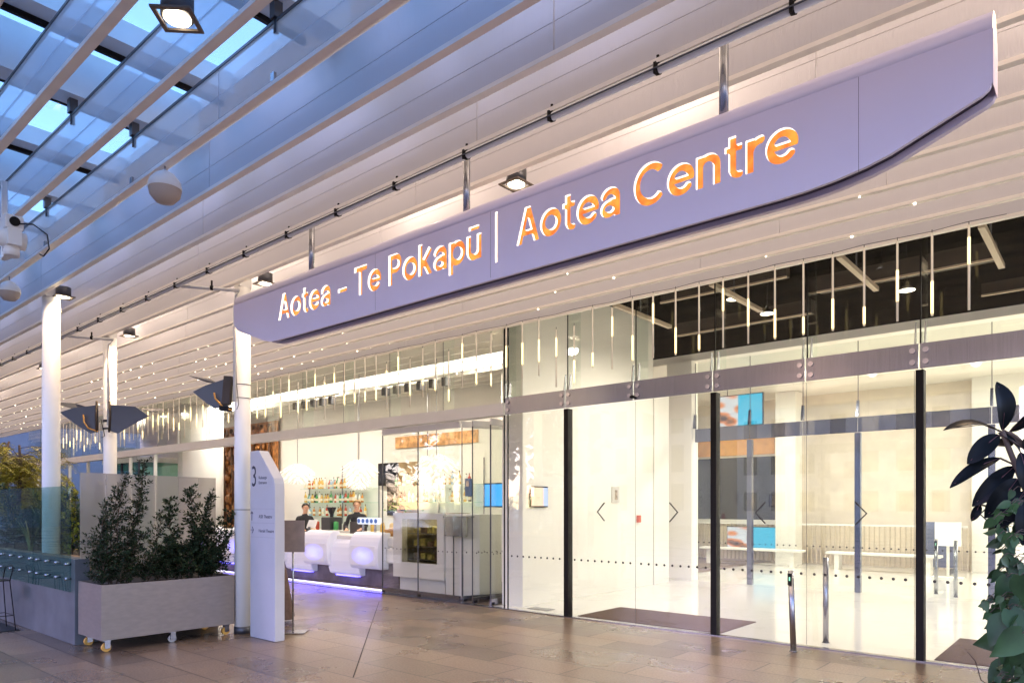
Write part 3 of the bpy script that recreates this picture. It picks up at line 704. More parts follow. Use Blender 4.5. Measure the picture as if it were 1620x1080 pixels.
tag(t.tube(pts, .004, 4).build('tube_cable', M['dsteel']), 'thin looping cable that carries the hanging light tubes', 'cable')
for k, y in enumerate(YB[1:6]):  # glowing beads added where tube reflections sparkle on the baffle edges
    b = MB(); rr = random.Random(k * 5 + 1); x = -2.2 + rr.random()
    while x > -31:
        b.ball((x, y - .02, 4.338), .008 if rr.random() < .7 else .013, n=6)
        x -= rr.choice((.22, .30, .42, .8, 1.1)) * (1.7 if x < -7 else 4)
    c = MB().tube([(-1, y - .02, 4.343), (-31, y - .02, 4.343)], .0015, 4)
    tag(bind(b.build('glints', M['e_dot']), c.build('glint_row', M['tubebody'])), '%s row of beads for tiny warm bulbs along a baffle edge, counted from the glass' % ordn(k), 'string lights', 'glint rows on the baffles')

# ------------------------------------------------------------------ recessed downlights
M['trimm'] = mat('trim_bronze', (.16, .12, .09), .5)
def downlight(x, y, label, power, rz=0, z=4.36, spot=130, s=.11):
    t = thing('square_downlight', label, 'downlight', (x, y, z), rz, 'square downlights between the baffles')
    b = MB().box(-s, s, -s, -s * .78, -.012, .0).box(-s, s, s * .78, s, -.012, 0).box(-s, -s * .78, -s * .78, s * .78, -.012, 0).box(s * .78, s, -s * .78, s * .78, -.012, 0)
    b.build('trim_frame', M['trimm'], t, world=False)
    MB().cyl((0, 0, .004), (0, 0, .12), s * .8, n=24).build('housing', M['dsteel'], t, world=False)
    MB().cyl((0, 0, -.006), (0, 0, .003), s * .66, n=24).build('lens', M['e_lamp'], t, world=False)
    lamp('SPOT', (x, y, z - .03), power, WARM, .06, (0, 0, 0), spot=spot, blend=.6)
DL = 95
downlight(-4.05, 1.81, 'square downlight under the glazed roof near the top left', DL * .25, .78)
downlight(-3.93, 4.64, 'glowing square downlight just above the sign', DL * 1.4)
downlight(-8.05, 4.68, 'downlight behind the left tip of the sign beside the column', DL)
downlight(-12.2, 4.68, 'downlight beside the double heater column', DL * 1.6)
downlight(-16.4, 4.68, 'downlight far along the walkway', DL * 1.3)
downlight(-20.6, 4.68, 'farthest downlight along the walkway', DL * 1.3)
downlight(-10.58, 3.24, 'downlight at the head of the balustrade column', DL * .8)
downlight(-.2, 4.64, 'downlight right of the sign beyond the frame', DL * 1.3)
# unseen area and point lamps added above the baffles to brighten their faces
lamp('AREA', (-14.5, 6.1, 5.18), 900, WARM3, 40, (0, 0, 0), sy=3.9)
lamp('AREA', (-14.5, 3.60, 5.18), 120, WARM3, 40, (0, 0, 0), sy=.95)
for x in (.3, -2.6, -5.4, -8.6, -12.6, -17.0, -22):
    lamp('POINT', (x, 4.66, 4.95), 17, WARM3, .1)
# speakers, camera
def ball_speaker(x, y, z, s, label):
    t = thing('ball_speaker', label, 'speaker', (x, y, z), 0, 'round white ball speakers')
    MB().lathe([(0, -.11 * s), (.06 * s, -.10 * s), (.10 * s, -.055 * s), (.108 * s, -.01 * s)], n=24).build('grille', mat('speaker_grille', (.45, .38, .33), .6), t, world=False)
    MB().lathe([(.110 * s, -.01 * s), (.112 * s, .0), (.10 * s, .05 * s), (.06 * s, .095 * s), (.02 * s, .12 * s), (0, .125 * s)], n=24).build('shell', M['white'], t, world=False)
    MB().cyl((0, 0, .12 * s), (0, 0, .18), .008, n=8).build('stem', M['steel'], t, world=False)
ball_speaker(-5.86, 2.52, 4.17, 1.15, 'white ball speaker hanging under the glazed roof in the upper left')
ball_speaker(-10.1, 2.52, 4.17, 1.05, 'smaller ball speaker at the left edge above the column')
t = thing('security_camera', 'white pan and tilt camera with cable at the left edge', 'camera', (-7.35, 1.85, 3.95))
MB().box(-7.46, -7.26, 1.78, 1.92, 4.0, 4.12).build('camera_head', M['white'], t, bevel=.012)
MB().cyl((-7.262, 1.85, 4.06), (-7.245, 1.85, 4.06), .04, n=20).build('lens', M['black'], t)
MB().cyl((-7.35, 1.75, 3.93), (-7.35, 1.95, 3.93), .075, n=24).box(-7.45, -7.25, 1.80, 1.90, 3.86, 4.0).build('pivot', M['white'], t)
MB().cyl((-7.35, 1.85, 3.78), (-7.35, 1.85, 3.87), .06, n=20).box(-7.56, -7.3, 1.82, 1.88, 3.80, 3.85).build('bracket', M['white'], t)
MB().box(-7.60, -7.55, 1.83, 1.87, 3.80, 4.5).build('arm', M['white'], t)
MB().tube([(-7.26, 1.88, 4.05), (-7.12, 1.95, 4.03), (-7.0, 2.02, 3.93), (-7.05, 2.05, 3.83), (-7.2, 2.05, 3.80), (-7.3, 2.05, 3.84)], .006, 6).build('cable', M['black'], t)

# ------------------------------------------------------------------ patio heaters with wing reflectors
def wing(pts, th=.012):
    b = MB(); n = Vector(pts[1]) - Vector(pts[0]); m = Vector(pts[2]) - Vector(pts[0]); d = n.cross(m).normalized() * th
    A = [b.b.verts.new(Vector(p)) for p in pts]; B = [b.b.verts.new(Vector(p) + d) for p in pts]; k = len(pts)
    b.b.faces.new(A); b.b.faces.new(B[::-1])
    for i in range(k): b.b.faces.new((A[i], B[i], B[(i + 1) % k], A[(i + 1) % k]))
    return b
def U(x, y, a, z): # offset along camera-facing right vector a, world x/y
    return (x + RT.x * a, y + RT.y * a, z)
t = thing('gas_heater', 'double dark winged heater spread either side of the far column', 'heater', (-12.5, 4.5, 3.0))
hx, hy = -12.35, 4.36
for s in (-1, 1):
    lab = None
    wing([U(hx, hy, s * .10, 3.22), U(hx, hy, s * .10, 2.80), U(hx, hy, s * .22, 2.76), U(hx, hy, s * .42, 2.88), U(hx, hy, s * .72, 3.10 if s < 0 else 3.04), U(hx, hy, s * .5, 3.19 if s > 0 else 3.17)]).build('reflector_wing', M['dsteel'], t)
    wing([U(hx - .2, hy + .25, s * .40, 3.20), U(hx - .2, hy + .25, s * .60, 3.16), U(hx - .1, hy + .1, s * .92, 3.28 if s < 0 else 3.16), U(hx - .3, hy + .3, s * .70, 3.30 if s < 0 else 3.22)]).build('back_flap', M['dsteel'], t)
    a = s * .10
    MB().tube([U(hx, hy - .02, a, 3.28), U(hx, hy - .02, a * 1.15, 3.05), U(hx, hy - .02, a, 2.78)], .018, 8).build('burner_frame', M['duct'], t)
MB().tube([U(hx, hy - .05, -.28, 3.06), U(hx, hy - .05, -.27, 2.94), U(hx, hy - .05, -.2, 2.84), U(hx, hy - .02, -.08, 2.79)], .013, 8).build('gas_pipe', M['orange'], t)
MB().cyl((-12.5, 4.5, 2.96), (-12.5, 4.5, 3.0), .108, n=24).cyl((-12.5, 4.5, 2.84), (-12.5, 4.5, 2.87), .108, n=24).build('clamp_band', M['dsteel'], t)
MB().tube([U(hx, hy, -.05, 2.98), U(hx, hy - .05, .02, 2.90), U(hx, hy - .03, .04, 2.72), U(hx, hy, -.04, 2.70)], .006, 6).build('cable', M['black'], t)
t = thing('gas_heater', 'single dark winged heater strapped to the left of the near column', 'heater', (-8.5, 4.5, 3.0))
hx, hy = -8.42, 4.55
wing([U(hx, hy, -.13, 3.24), U(hx, hy, -.20, 3.20), U(hx, hy, -.44, 3.12), U(hx, hy, -.60, 3.04), U(hx, hy, -.47, 2.93), U(hx, hy, -.33, 2.83), U(hx, hy, -.16, 2.85)]).build('reflector_wing', M['dsteel'], t)
wing([U(hx - .12, hy + .1, -.30, 3.17), U(hx - .1, hy + .1, -.48, 3.19), U(hx - .1, hy + .1, -.70, 3.27), U(hx - .16, hy + .16, -.46, 3.24)]).build('back_flap', M['dsteel'], t)
q = MB()
bx = Matrix.Translation(Vector(U(hx, hy - .03, -.13, 3.04))) @ Matrix.Rotation(R(32), 4, 'Z') @ Matrix.Rotation(R(5), 4, 'Y')
q.box(-.05, .055, -.04, .02, -.17, .19, rot=bx); q.build('burner_box', M['duct'], t, bevel=.006)
q = MB(); q.box(-.07, .06, -.05, .04, -.25, -.19, rot=bx); q.build('lower_box', M['black'], t)
MB().tube([U(hx, hy - .06, -.27, 3.02), U(hx, hy - .06, -.26, 2.95), U(hx, hy - .06, -.16, 2.84), U(hx, hy - .1, -.02, 2.80)], .012, 8).build('gas_pipe', M['orange'], t)
for z in (3.12, 2.95, 1.55): MB().cyl((-8.4, 4.57, z), (-8.4, 4.57, z + .008), .1015, n=28).build('clamp_band', M['dsteel'], t)
MB().tube([(-8.36, 4.465, 3.35), (-8.34, 4.46, 3.1), (-8.31, 4.47, 2.86), (-8.34, 4.46, 2.80)], .004, 5).build('cable', M['black'], t)

# ================================================================== PLANTER, SCREEN, BALUSTRADE, TOTEM
t = thing('steel_planter', 'long brushed steel planter box on castors in front of the column', 'planter', (-8.6, 3.6, 0))
PX0, PX1, PY0, PY1 = -9.08, -8.38, 2.93, 4.45
b = MB().box(PX0, PX1, PY0, PY1, .135, .15)
for (a0, a1, c0, c1) in ((PX0, PX1, PY0, PY0 + .012), (PX0, PX1, PY1 - .012, PY1), (PX0, PX0 + .012, PY0 + .0121, PY1 - .0121), (PX1 - .012, PX1, PY0 + .0121, PY1 - .0121)): b.box(a0, a1, c0, c1, .15, .74)
b.build('box', M['stain'], t)
MB().box(PX0 + .014, PX1 - .014, PY0 + .014, PY1 - .014, .62, .68).build('soil', M['soil'], t)
for (x, y, yel) in ((PX1 - .07, PY0 + .07, 1), (PX1 - .07, PY0 + .78, 0), (PX1 - .07, PY1 - .08, 1), (PX0 + .08, PY0 + .08, 1), (PX0 + .08, PY1 - .08, 1)):
    k = MB().cyl((x + .018, y, .05), (x - .018, y, .05), .048, n=20).build('castor', M['yellow'] if yel else M['steel'], t)
    MB().box(x - .03, x - .021, y - .02, y + .035, .04, .134).box(x + .021, x + .03, y - .02, y + .035, .04, .134).box(x - .035, x + .035, y - .04, y + .04, .122, .1345).build('fork', M['steel'], k)
    MB().cyl((x + .032, y, .05), (x - .032, y, .05), .014, n=10).build('axle', M['steel'], k)

def leaf(b, p, d, n, L_, W_, fold_=.15, mi=0, pts=5, droop=0):
    """a pointed leaf with a bent midrib starting at p along d"""
    d = d.normalized(); s = d.cross(n)
    if s.length < 1e-4: s = d.orthogonal()
    s.normalize(); n = s.cross(d).normalized()
    prof = {3: ((.5, 1),), 5: ((.25, .8), (.6, 1), (.85, .5))}[pts]
    mid = [b.b.verts.new(p)]; Ls = []; Rs = []
    for u, wv in prof:
        q = p + d * L_ * u - Vector((0, 0, 1)) * droop * L_ * u * u
        mid.append(b.b.verts.new(q)); Ls.append(b.b.verts.new(q + s * W_ * .5 * wv + n * fold_ * W_)); Rs.append(b.b.verts.new(q - s * W_ * .5 * wv + n * fold_ * W_))
    tip = b.b.verts.new(p + d * L_ - Vector((0, 0, 1)) * droop * L_); mid.append(tip)
    for side, flip in ((Ls, 0), (Rs, 1)):
        ch = [mid[0]] + side + [tip]
        for i in range(len(mid) - 1):
            vs_ = [mid[i], mid[i + 1], ch[i + 1], ch[i]]; vs_ = list(dict.fromkeys(vs_))
            if len(vs_) >= 3:
                f = b.b.faces.new(vs_ if flip else vs_[::-1]); f.material_index = mi; f.smooth = True
DENSE = 2.2
def shrub(name, label, base, stems, m, seed, leafL=.05, leafW=.022, gap=.028, spread=.16, cat='shrub', twig=True, thick=.008):
    rr = random.Random(seed); t = thing(name, label, cat, base)
    st = MB(); fo = MB()
    for (bx_, by_, tx, ty, h, dens) in stems:
        p0 = Vector((bx_, by_, 0)); p1 = Vector((tx, ty, h)); bend = Vector((rr.uniform(-1, 1), rr.uniform(-1, 1), 0)) * .06
        P = [p0.lerp(p1, u) + bend * math.sin(u * 3.1) + Vector((rr.uniform(-.008, .008), rr.uniform(-.008, .008), 0)) for u in [i / 9 for i in range(10)]]
        st.tube(P, thick, 5, r1=.002)
        ntw = int(h * dens * DENSE)
        for q in range(ntw):
            u = (q + rr.random()) / ntw; u = .06 + .94 * u; i = min(8, int(u * 9)); a = P[i].lerp(P[i + 1], u * 9 - i)
            ang = rr.uniform(0, 6.28); ln = spread * (1.15 - .75 * u) * rr.uniform(.6, 1.5); dr = Vector((math.cos(ang), math.sin(ang), rr.uniform(.3, 1.1))).normalized()
            c = a + dr * ln; st.tube([a, a.lerp(c, .5) + Vector((0, 0, .01)), c], .003, 4, r1=.0012)
            k = max(3, int(ln / gap)); side = dr.orthogonal().normalized()
            for j in range(k + 1):
                pp = a.lerp(c, (j + .5) / (k + .5)); rot = Matrix.Rotation(rr.uniform(-.5, .5) + (j % 2) * 1.57, 3, dr)
                for s in (1, -1):
                    dl = (rot @ side * s + dr * .7 + Vector((0, 0, rr.uniform(-.2, .3)))).normalized()
                    leaf(fo, pp, dl, Vector((0, 0, 1)) + Vector((rr.uniform(-.6, .6), rr.uniform(-.6, .6), 0)), leafL * rr.uniform(.6, 1.2), leafW * rr.uniform(.8, 1.2), pts=3)
            leaf(fo, c, dr, Vector((0, 1, 0)), leafL, leafW, pts=3)
    st.build('stem', M['bark'], t, world=False); fo.build('foliage', m, t, world=False)
    return t
rr = random.Random(5)
S1 = [(0, 0, .12, .28, 1.42, 26), (.05, .05, .02, .10, 1.25, 22), (0, .1, -.05, .30, 1.05, 26), (.1, -.1, .15, -.18, .78, 30), (.05, -.15, .1, -.3, .55, 30), (-.1, 0, -.2, .1, 1.15, 18), (.1, .25, .12, .45, .85, 20), (.05, .3, .1, .58, .55, 20), (.1, .1, .2, .2, .6, 34), (0, -.05, .05, -.12, .95, 26), (.12, -.2, .2, -.25, .4, 40), (.15, .0, .24, .05, .38, 40), (.15, .25, .24, .35, .42, 40), (.1, .4, .2, .5, .45, 40)]
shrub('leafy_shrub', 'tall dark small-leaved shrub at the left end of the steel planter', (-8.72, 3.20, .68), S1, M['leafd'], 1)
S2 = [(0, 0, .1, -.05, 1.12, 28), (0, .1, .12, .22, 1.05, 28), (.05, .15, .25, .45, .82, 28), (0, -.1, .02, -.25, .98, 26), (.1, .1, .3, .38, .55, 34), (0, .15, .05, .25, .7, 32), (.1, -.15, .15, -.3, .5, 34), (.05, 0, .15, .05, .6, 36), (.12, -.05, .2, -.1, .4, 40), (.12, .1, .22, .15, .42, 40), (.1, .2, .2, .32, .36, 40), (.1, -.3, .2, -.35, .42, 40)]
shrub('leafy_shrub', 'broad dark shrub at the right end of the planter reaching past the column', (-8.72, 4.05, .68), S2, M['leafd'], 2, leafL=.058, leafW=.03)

# frosted screen behind the shrubs
t = thing('frosted_screen', 'frosted glass screen panels standing behind the planter shrubs', 'glass screen', (-9.14, 3.7, 0))
ys = [2.97, 3.25, 3.54, 3.82, 4.10, 4.36, 4.60]
for a, b_ in zip(ys, ys[1:]): MB().box(-9.16, -9.148, a + .003, b_ - .003, .3, 1.99 - .012 * (a - 2.9)).build('panel', M['frost'], t)
MB().box(-9.19, -9.12, 2.95, 4.62, .01, .30).build('kerb', M['conc'], t)
# concrete wall with glass balustrade
t = thing('concrete_wall', 'low concrete planter wall carrying the glass balustrade on the left', 'wall', (-11, 2.95, 0))
MB().box(-16, -9.10, 2.90, 3.06, .001, .99).build('body', M['conc'], t, bevel=.006)
MB().box(-9.30, -9.20, 3.07, 4.6, .001, .9).build('side', M['conc'], t)
MB().box(-15.9, -9.32, 3.07, 4.3, .3, .9).build('soil', M['soil'], t)
t = thing('glass_balustrade', 'greenish glass balustrade bolted to the low concrete wall', 'balustrade', (-11, 2.86, 0))
xg = [-9.08, -10.42, -11.95, -13.5, -15.0]
for a, b_ in zip(xg, xg[1:]):
    p = MB().box(b_ + .006, a - .006, 2.845, 2.860, .62, 1.83).build('pane', M['balglass'], t)
    n = 4; 
    for i in range(n):
        for z in (.93, .76):
            x = a - .14 - (a - b_ - .28) * i / (n - 1)
            MB().cyl((x, 2.834, z), (x, 2.90, z), .017, n=16).build('standoff', M['steel'], p)
# timber ledge with plants behind glass
tag(MB().box(-11.9, -10.0, 3.08, 3.32, .905, .96).build('timber_ledge', mat('timber_brown', (.28, .17, .09), .6, noise=.3, nscale=6, stretch=(1, 12, 12)), bevel=.004), 'brown timber ledge behind the glass balustrade', 'ledge')
SS = []
for i in range(11): x = -.9 + i * .19 + rr.uniform(-.05, .05); SS.append((x, rr.uniform(-.1, .25), x + rr.uniform(-.15, .15), rr.uniform(-.1, .3), rr.uniform(.55, 1.0), 18))
shrub('climbing_shrub', 'tangled dark shrub behind the glass balustrade near the frosted screen', (-11.35, 3.55, .9), SS, M['leafg'], 7, leafL=.07, leafW=.026, spread=.2)
SS = [(x_ * .2 - .9, rr.uniform(-.2, .2), x_ * .2 - .9 + rr.uniform(-.2, .2), rr.uniform(-.2, .3), rr.uniform(.6, 1.0), 16) for x_ in range(10)]
shrub('climbing_shrub', 'dense dark shrub behind the glass balustrade at the left edge', (-13.2, 3.6, .9), SS, M['leafg'], 8, leafL=.09, leafW=.03, spread=.24)
shrub('climbing_vine', 'thin curling vine rising above the balustrade beside the white column', (-10.75, 3.35, .9), [(0, 0, -.05, 0, 1.05, 12), (.1, 0, .12, .05, .95, 12), (-.15, .1, -.25, .1, .8, 14)], M['leafy'], 9, leafL=.06, leafW=.03, spread=.10)
def blades(name, label, loc, n, h, m, seed, lean=.3, wd=.03):
    r_ = random.Random(seed); t = thing(name, label, 'plant', loc); b = MB()
    for i in range(n):
        a = r_.uniform(0, 6.28); hh = h * r_.uniform(.7, 1.05); l = lean * r_.uniform(.2, 1) * hh; w_ = wd * r_.uniform(.7, 1.2); sd = Vector((-math.sin(a), math.cos(a), 0)); last = None
        for k in range(7):
            u = k / 6; c = Vector((math.cos(a) * (l * u * u + .02), math.sin(a) * (l * u * u + .02), hh * u * (1 - .15 * u))); ww = w_ * .5 * (1 - u ** 2.2) + .001
            pr = [b.b.verts.new(c + sd * ww), b.b.verts.new(c - sd * ww)]
            if last: b.b.faces.new((last[0], last[1], pr[1], pr[0]))
            last = pr
    b.build('foliage', m, t, world=False); return t
blades('flax_plant', 'upright sword-leaved flax behind the glass by the column foot', (-11.55, 3.3, .92), 16, .85, M['leafg'], 3, .35, .035)
blades('flax_plant', 'pale striped flax leaves leaning behind the glass balustrade', (-12.0, 3.25, .92), 8, .75, mat('flax_pale', (.28, .26, .10), .5), 4, .6, .03)
# feathery tree, far left
tr = thing('feathery_tree', 'feathery yellow green tree at the left edge above the balustrade', 'tree', (-15.9, 4.1, .15))
b = MB(); fo = MB(); r_ = random.Random(4)
b.tube([(0, 0, .9), (.05, 0, 1.5), (0, .05, 2.1), (.1, 0, 2.6)], .05, 8, r1=.02)
for i in range(70):
    a = r_.uniform(0, 6.28); z0 = r_.uniform(1.2, 2.6); ln = r_.uniform(.3, .95); d = Vector((math.cos(a), math.sin(a), r_.uniform(.1, .9)))
    P = [Vector((.05, 0, z0)) + d * ln * u + Vector((0, 0, -.75 * u * u * ln)) for u in (0, .25, .5, .75, 1)]
    b.tube(P, .008, 4, r1=.002)
    for j in range(9):
        u = .25 + .75 * j / 8; i0 = min(3, int(u * 4)); p = P[i0].lerp(P[i0 + 1], u * 4 - i0)
        for q in range(2):
            fd = Vector((r_.uniform(-1, 1), r_.uniform(-1, 1), r_.uniform(-.5, .5))).normalized(); fl = r_.uniform(.12, .26)
            sd = fd.cross(Vector((0, 0, 1))).normalized()
            for g in range(7):
                pp = p + fd * fl * g / 6 - Vector((0, 0, .12 * (g / 6) ** 2 * fl * 3))
                for sg in (1, -1): leaf(fo, pp, sd * sg + fd * .5 + Vector((0, 0, -.35)), Vector((0, 0, 1)), r_.uniform(.05, .085), .02, pts=3)
b.build('trunk', M['bark'], tr, world=False); fo.build('crown', M['leafy'], tr, world=False)
tr2 = dup(tr, (-17.6, 4.3, .35), 1.9, 'second feathery tree behind the first at the left edge')
# bar stool (wire)
t = thing('wire_stool', 'thin black wire stool with low back in front of the concrete wall', 'stool', (-10.95, 2.55, 0))
MB().box(-.16, .16, -.16, .16, .64, .652).build('seat', M['black'], t, world=False, bevel=.02)
for sx in (-1, 1):
    for sy in (-1, 1): MB().tube([(sx * .15, sy * .15, .64), (sx * .20, sy * .20, .012)], .007, 6).build('leg', M['black'], t, world=False)
MB().tube([(-.15, .15, .65), (-.17, .18, .80), (0, .21, .83), (.17, .18, .80), (.15, .15, .65)], .007, 6).build('backrest', M['black'], t, world=False)
MB().tube([(-.18, -.18, .2), (.18, -.18, .2), (.18, .18, .2), (-.18, .18, .2), (-.18, -.18, .2)], .005, 6).build('footrest', M['black'], t, world=False)
dup(t, (-11.5, 2.35, 0), .5, 'second black wire stool cut by the left edge of the picture')
tag(MB().box(-12.6, -10.75, 1.9, 2.8, .002, .012).build('floor_mat', M['rubber']), 'dark rubber mat under the wire stools', 'mat')

# totem
TX0, TX1, TYF = -8.09, -7.53, 4.50
tot = thing('wayfinding_totem', 'white angular totem sign with a large three beside the column', 'sign', (-7.8, 4.55, 0))
def lettering(text, x, z, size, y, m, parent, name, face='-y', xs=1):
    c = bpy.data.curves.new(name, 'FONT'); c.body = text; c.size = size; c.extrude = .0006; c.resolution_u = 3
    o = bpy.data.objects.new(name, c); sc.collection.objects.link(o); bpy.context.view_layer.update()
    me = bpy.data.meshes.new_from_object(o.evaluated_get(bpy.context.evaluated_depsgraph_get())); bpy.data.objects.remove(o)
    me.materials.clear(); me.materials.append(m)
    me.transform(Matrix(((xs, 0, 0, x), (0, 0, 1, y), (0, 1, 0, z), (0, 0, 0, 1))))
    off = org(parent); me.transform(Matrix.Translation(-off))
    q = bpy.data.objects.new(name, me); sc.collection.objects.link(q); q.parent = parent; return q
b = MB().prism([(TX0, .003), (TX1, .003), (TX1, 1.80), (TX1 - .005, 1.86), (TX1 - .03, 1.93), (TX0 + .20, 2.27), (TX0, 2.27)], 'y', TYF, TYF + .13)
b.build('body', mat('totem_paint', (.46, .46, .50), .4, noise=.02), tot, bevel=.006)
lettering('3', TX0 + .03, 1.84, .36, TYF - .001, M['text'], tot, 'number', xs=.72)
lettering('Kuhunga', TX0 + .20, 1.925, .052, TYF - .001, M['text'], tot, 'lettering')
lettering('Entrance', TX0 + .20, 1.865, .052, TYF - .001, M['text'], tot, 'lettering')
lettering('ASB Theatre', TX0 + .20, 1.455, .058, TYF - .001, M['text'], tot, 'lettering')
lettering('Herald Theatre', TX0 + .20, 1.285, .055, TYF - .001, M['text'], tot, 'lettering')
for z in (1.565, 1.395, 1.225): MB().box(TX0 + .01, TX1 - .01, TYF - .0012, TYF - .0002, z, z + .003).build('divider_line', mat('grey_line', (.3, .3, .35), .6), tot)
b = MB(); zz = 1.48; b.tube([(TX0 + .045, TYF - .001, zz - .055), (TX0 + .045, TYF - .001, zz + .055)], .004, 4); b.tube([(TX0 + .018, TYF - .001, zz + .025), (TX0 + .045, TYF - .001, zz + .055), (TX0 + .072, TYF - .001, zz + .025)], .004, 4); b.build('up_arrow', M['text'], tot)
b = MB(); zz = 1.31; b.tube([(TX0 + .015, TYF - .001, zz), (TX0 + .08, TYF - .001, zz)], .004, 4); b.tube([(TX0 + .052, TYF - .001, zz + .04), (TX0 + .08, TYF - .001, zz), (TX0 + .052, TYF - .001, zz - .04)], .004, 4); b.build('right_arrow', M['text'], tot)

# menu stands
def menu(x, y, label, col, w_=.30, z0=1.02, z1=1.42, rz=.75):
    t = thing('menu_stand', label, 'sign stand', (x, y, 0), rz)
    MB().box(-w_ / 2, w_ / 2, -.02, 0, z0, z1).build('board', mat('menu_board', col, .5, noise=.15, nscale=10), t, world=False)
    MB().cyl((0, .01, .02), (0, .01, z1 - .1), .012, n=10).build('pole', M['steel'], t, world=False)
    MB().box(-.17, .17, -.12, .14, .002, .016).build('base', M['steel'], t, world=False, bevel=.004)
menu(-7.93, 4.99, 'grey brown menu board on a pole behind the totem', (.22, .17, .15))
t = thing('lectern_stand', 'white lectern on two thin legs in front of the cabinet side', 'lectern', (-8.62, 8.62, 0))
MB().box(-.26, .26, -.06, -.03, 1.08, 1.40).box(-.28, .28, -.08, .2, 1.40, 1.43).build('panel', M['steel'], t, world=False)
for s in (-.1, .12): MB().cyl((s, 0, .02), (s, 0, 1.1), .012, n=8).build('leg', M['dsteel'], t, world=False)
MB().box(-.2, .2, -.1, .12, .012, .025).build('base', M['steel'], t, world=False)
t = thing('draped_stand', 'brown cloth draped over a low stand just behind the totem', 'draped stand', (-8.86, 5.25, 0))
b = MB(); rg = []
for k, (r0, z) in enumerate([(0, .80), (.14, .80), (.20, .72), (.25, .4), (.31, .06)]):
    rg.append([Vector(((r0 + (.03 * math.sin(j * 5 * 6.283 / 30) * k / 4)) * math.cos(6.283 * j / 30), (r0 + (.03 * math.sin(j * 5 * 6.283 / 30) * k / 4)) * math.sin(6.283 * j / 30), z)) for j in range(30)])
V = [[b.b.verts.new(p) for p in r0] for r0 in rg]
for a, c in zip(V, V[1:]):
    for j in range(30):
        f = b.b.faces.new((a[j], a[(j + 1) % 30], c[(j + 1) % 30], c[j])); f.smooth = True
bmesh.ops.remove_doubles(b.b, verts=b.b.verts, dist=1e-4)
b.build('cloth', M['brown'], t, world=False); MB().cyl((0, 0, .003), (0, 0, .5), .1).build('stand', M['black'], t, world=False)

# ================================================================== CAFE INTERIOR
wall('cafe_back_wall', MB().box(-24, -7.65, 12.3, 12.45, .007, 5.29), M['inwhite'], 'white back wall of the cafe behind the bottle shelves')
wall('cafe_far_wall', MB().box(-34, -24, 13.5, 13.6, .007, 4.9), M['inwhite'], 'pale far left wall beyond the cafe')
struct('cafe_ceiling', MB().box(-34, -7.62, G + .03, 13.6, 4.9, 5.04), M['inwhite'])
t = thing('cove_light', 'long luminous white ceiling cove over the bar', 'ceiling light', (-14, 10.4, 4.6))
MB().box(-20.5, -8.6, 10.2, 10.75, 4.66, 4.72).build('diffuser', emis('cove_glow', (1, .93, .78), 3.5), t); MB().box(-20.6, -8.5, 10.1, 10.19, 4.60, 4.90).box(-20.6, -8.5, 10.76, 10.85, 4.60, 4.90).build('frame', M['inwhite'], t)
for i in range(9):
    y = 9.0 + .38 * i + (.5 if i > 2 else 0)
    if y > 12.2: break
    tag(MB().box(-23, -8.2, y, y + .05, 4.45, 4.62).build('ceiling_batten', M['inwhite']), '%s pale batten under the cafe ceiling counted from the glass' % ordn(i), 'ceiling batten', 'pale battens under the cafe ceiling')
for j, (xa, n) in enumerate(((-12.3, 6), (-15.8, 5))):
    t = thing('spotlight_track', 'row of dark track spotlights under the cafe ceiling, %s' % ('right row' if j == 0 else 'left row'), 'spotlights', (xa, 10, 4.1), 0, 'track spotlight rows in the cafe')
    MB().box(xa - .1, xa + n * .38, 9.98, 10.02, 4.22, 4.25).build('track', M['inwhite'], t)
    for k in range(n): MB().box(xa + k * .38, xa + k * .38 + .12, 9.93, 10.07, 4.02, 4.2).build('spot_head', M['dsteel'], t, bevel=.01)
for x, p in ((-9.7, 110), (-12.8, 128), (-16, 128), (-19.5, 130), (-26, 130)):
    lamp('AREA', (x, 10.5, 4.60), p, WARM2, 2.0, sy=.6)
# bar counter
bar = thing('bar_counter', 'white moulded bar counter with glowing blue panels on a dark stone base', 'bar counter', (-14, 8.9, 0))
MB().box(-19.5, -10.45, 8.86, 9.4, .007, .50).build('base', mat('purple_stone', (.14, .11, .14), .5, noise=.35, nscale=4), bar)
MB().box(-19.5, -10.45, 8.80, 9.5, .50, .80).box(-19.5, -10.45, 8.84, 9.5, .80, 1.0).build('top', M['inwhite'], bar, bevel=.03)
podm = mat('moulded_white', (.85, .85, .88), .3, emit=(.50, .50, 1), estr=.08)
blu = mat('blue_glow', (.85, .85, .88), .4, emit=(.06, .08, 1), estr=2.2); _t = blu.node_tree
_c = _t.nodes.new('ShaderNodeTexCoord'); _m = _t.nodes.new('ShaderNodeMapping'); _m.vector_type = 'POINT'; _m.inputs['Location'].default_value = (-1.05, 0, -1.05); _m.inputs['Scale'].default_value = (2.1, 0, 2.1)
_g = _t.nodes.new('ShaderNodeTexGradient'); _g.gradient_type = 'SPHERICAL'; _t.links.new(_c.outputs['Generated'], _m.inputs[0]); _t.links.new(_m.outputs[0], _g.inputs[0])
_r = _t.nodes.new('ShaderNodeMath'); _r.operation = 'MULTIPLY'; _r.inputs[1].default_value = 4.0 * LS; _t.links.new(_g.outputs['Fac'], _r.inputs[0]); _t.links.new(_r.outputs[0], _t.nodes['Principled BSDF'].inputs['Emission Strength'])
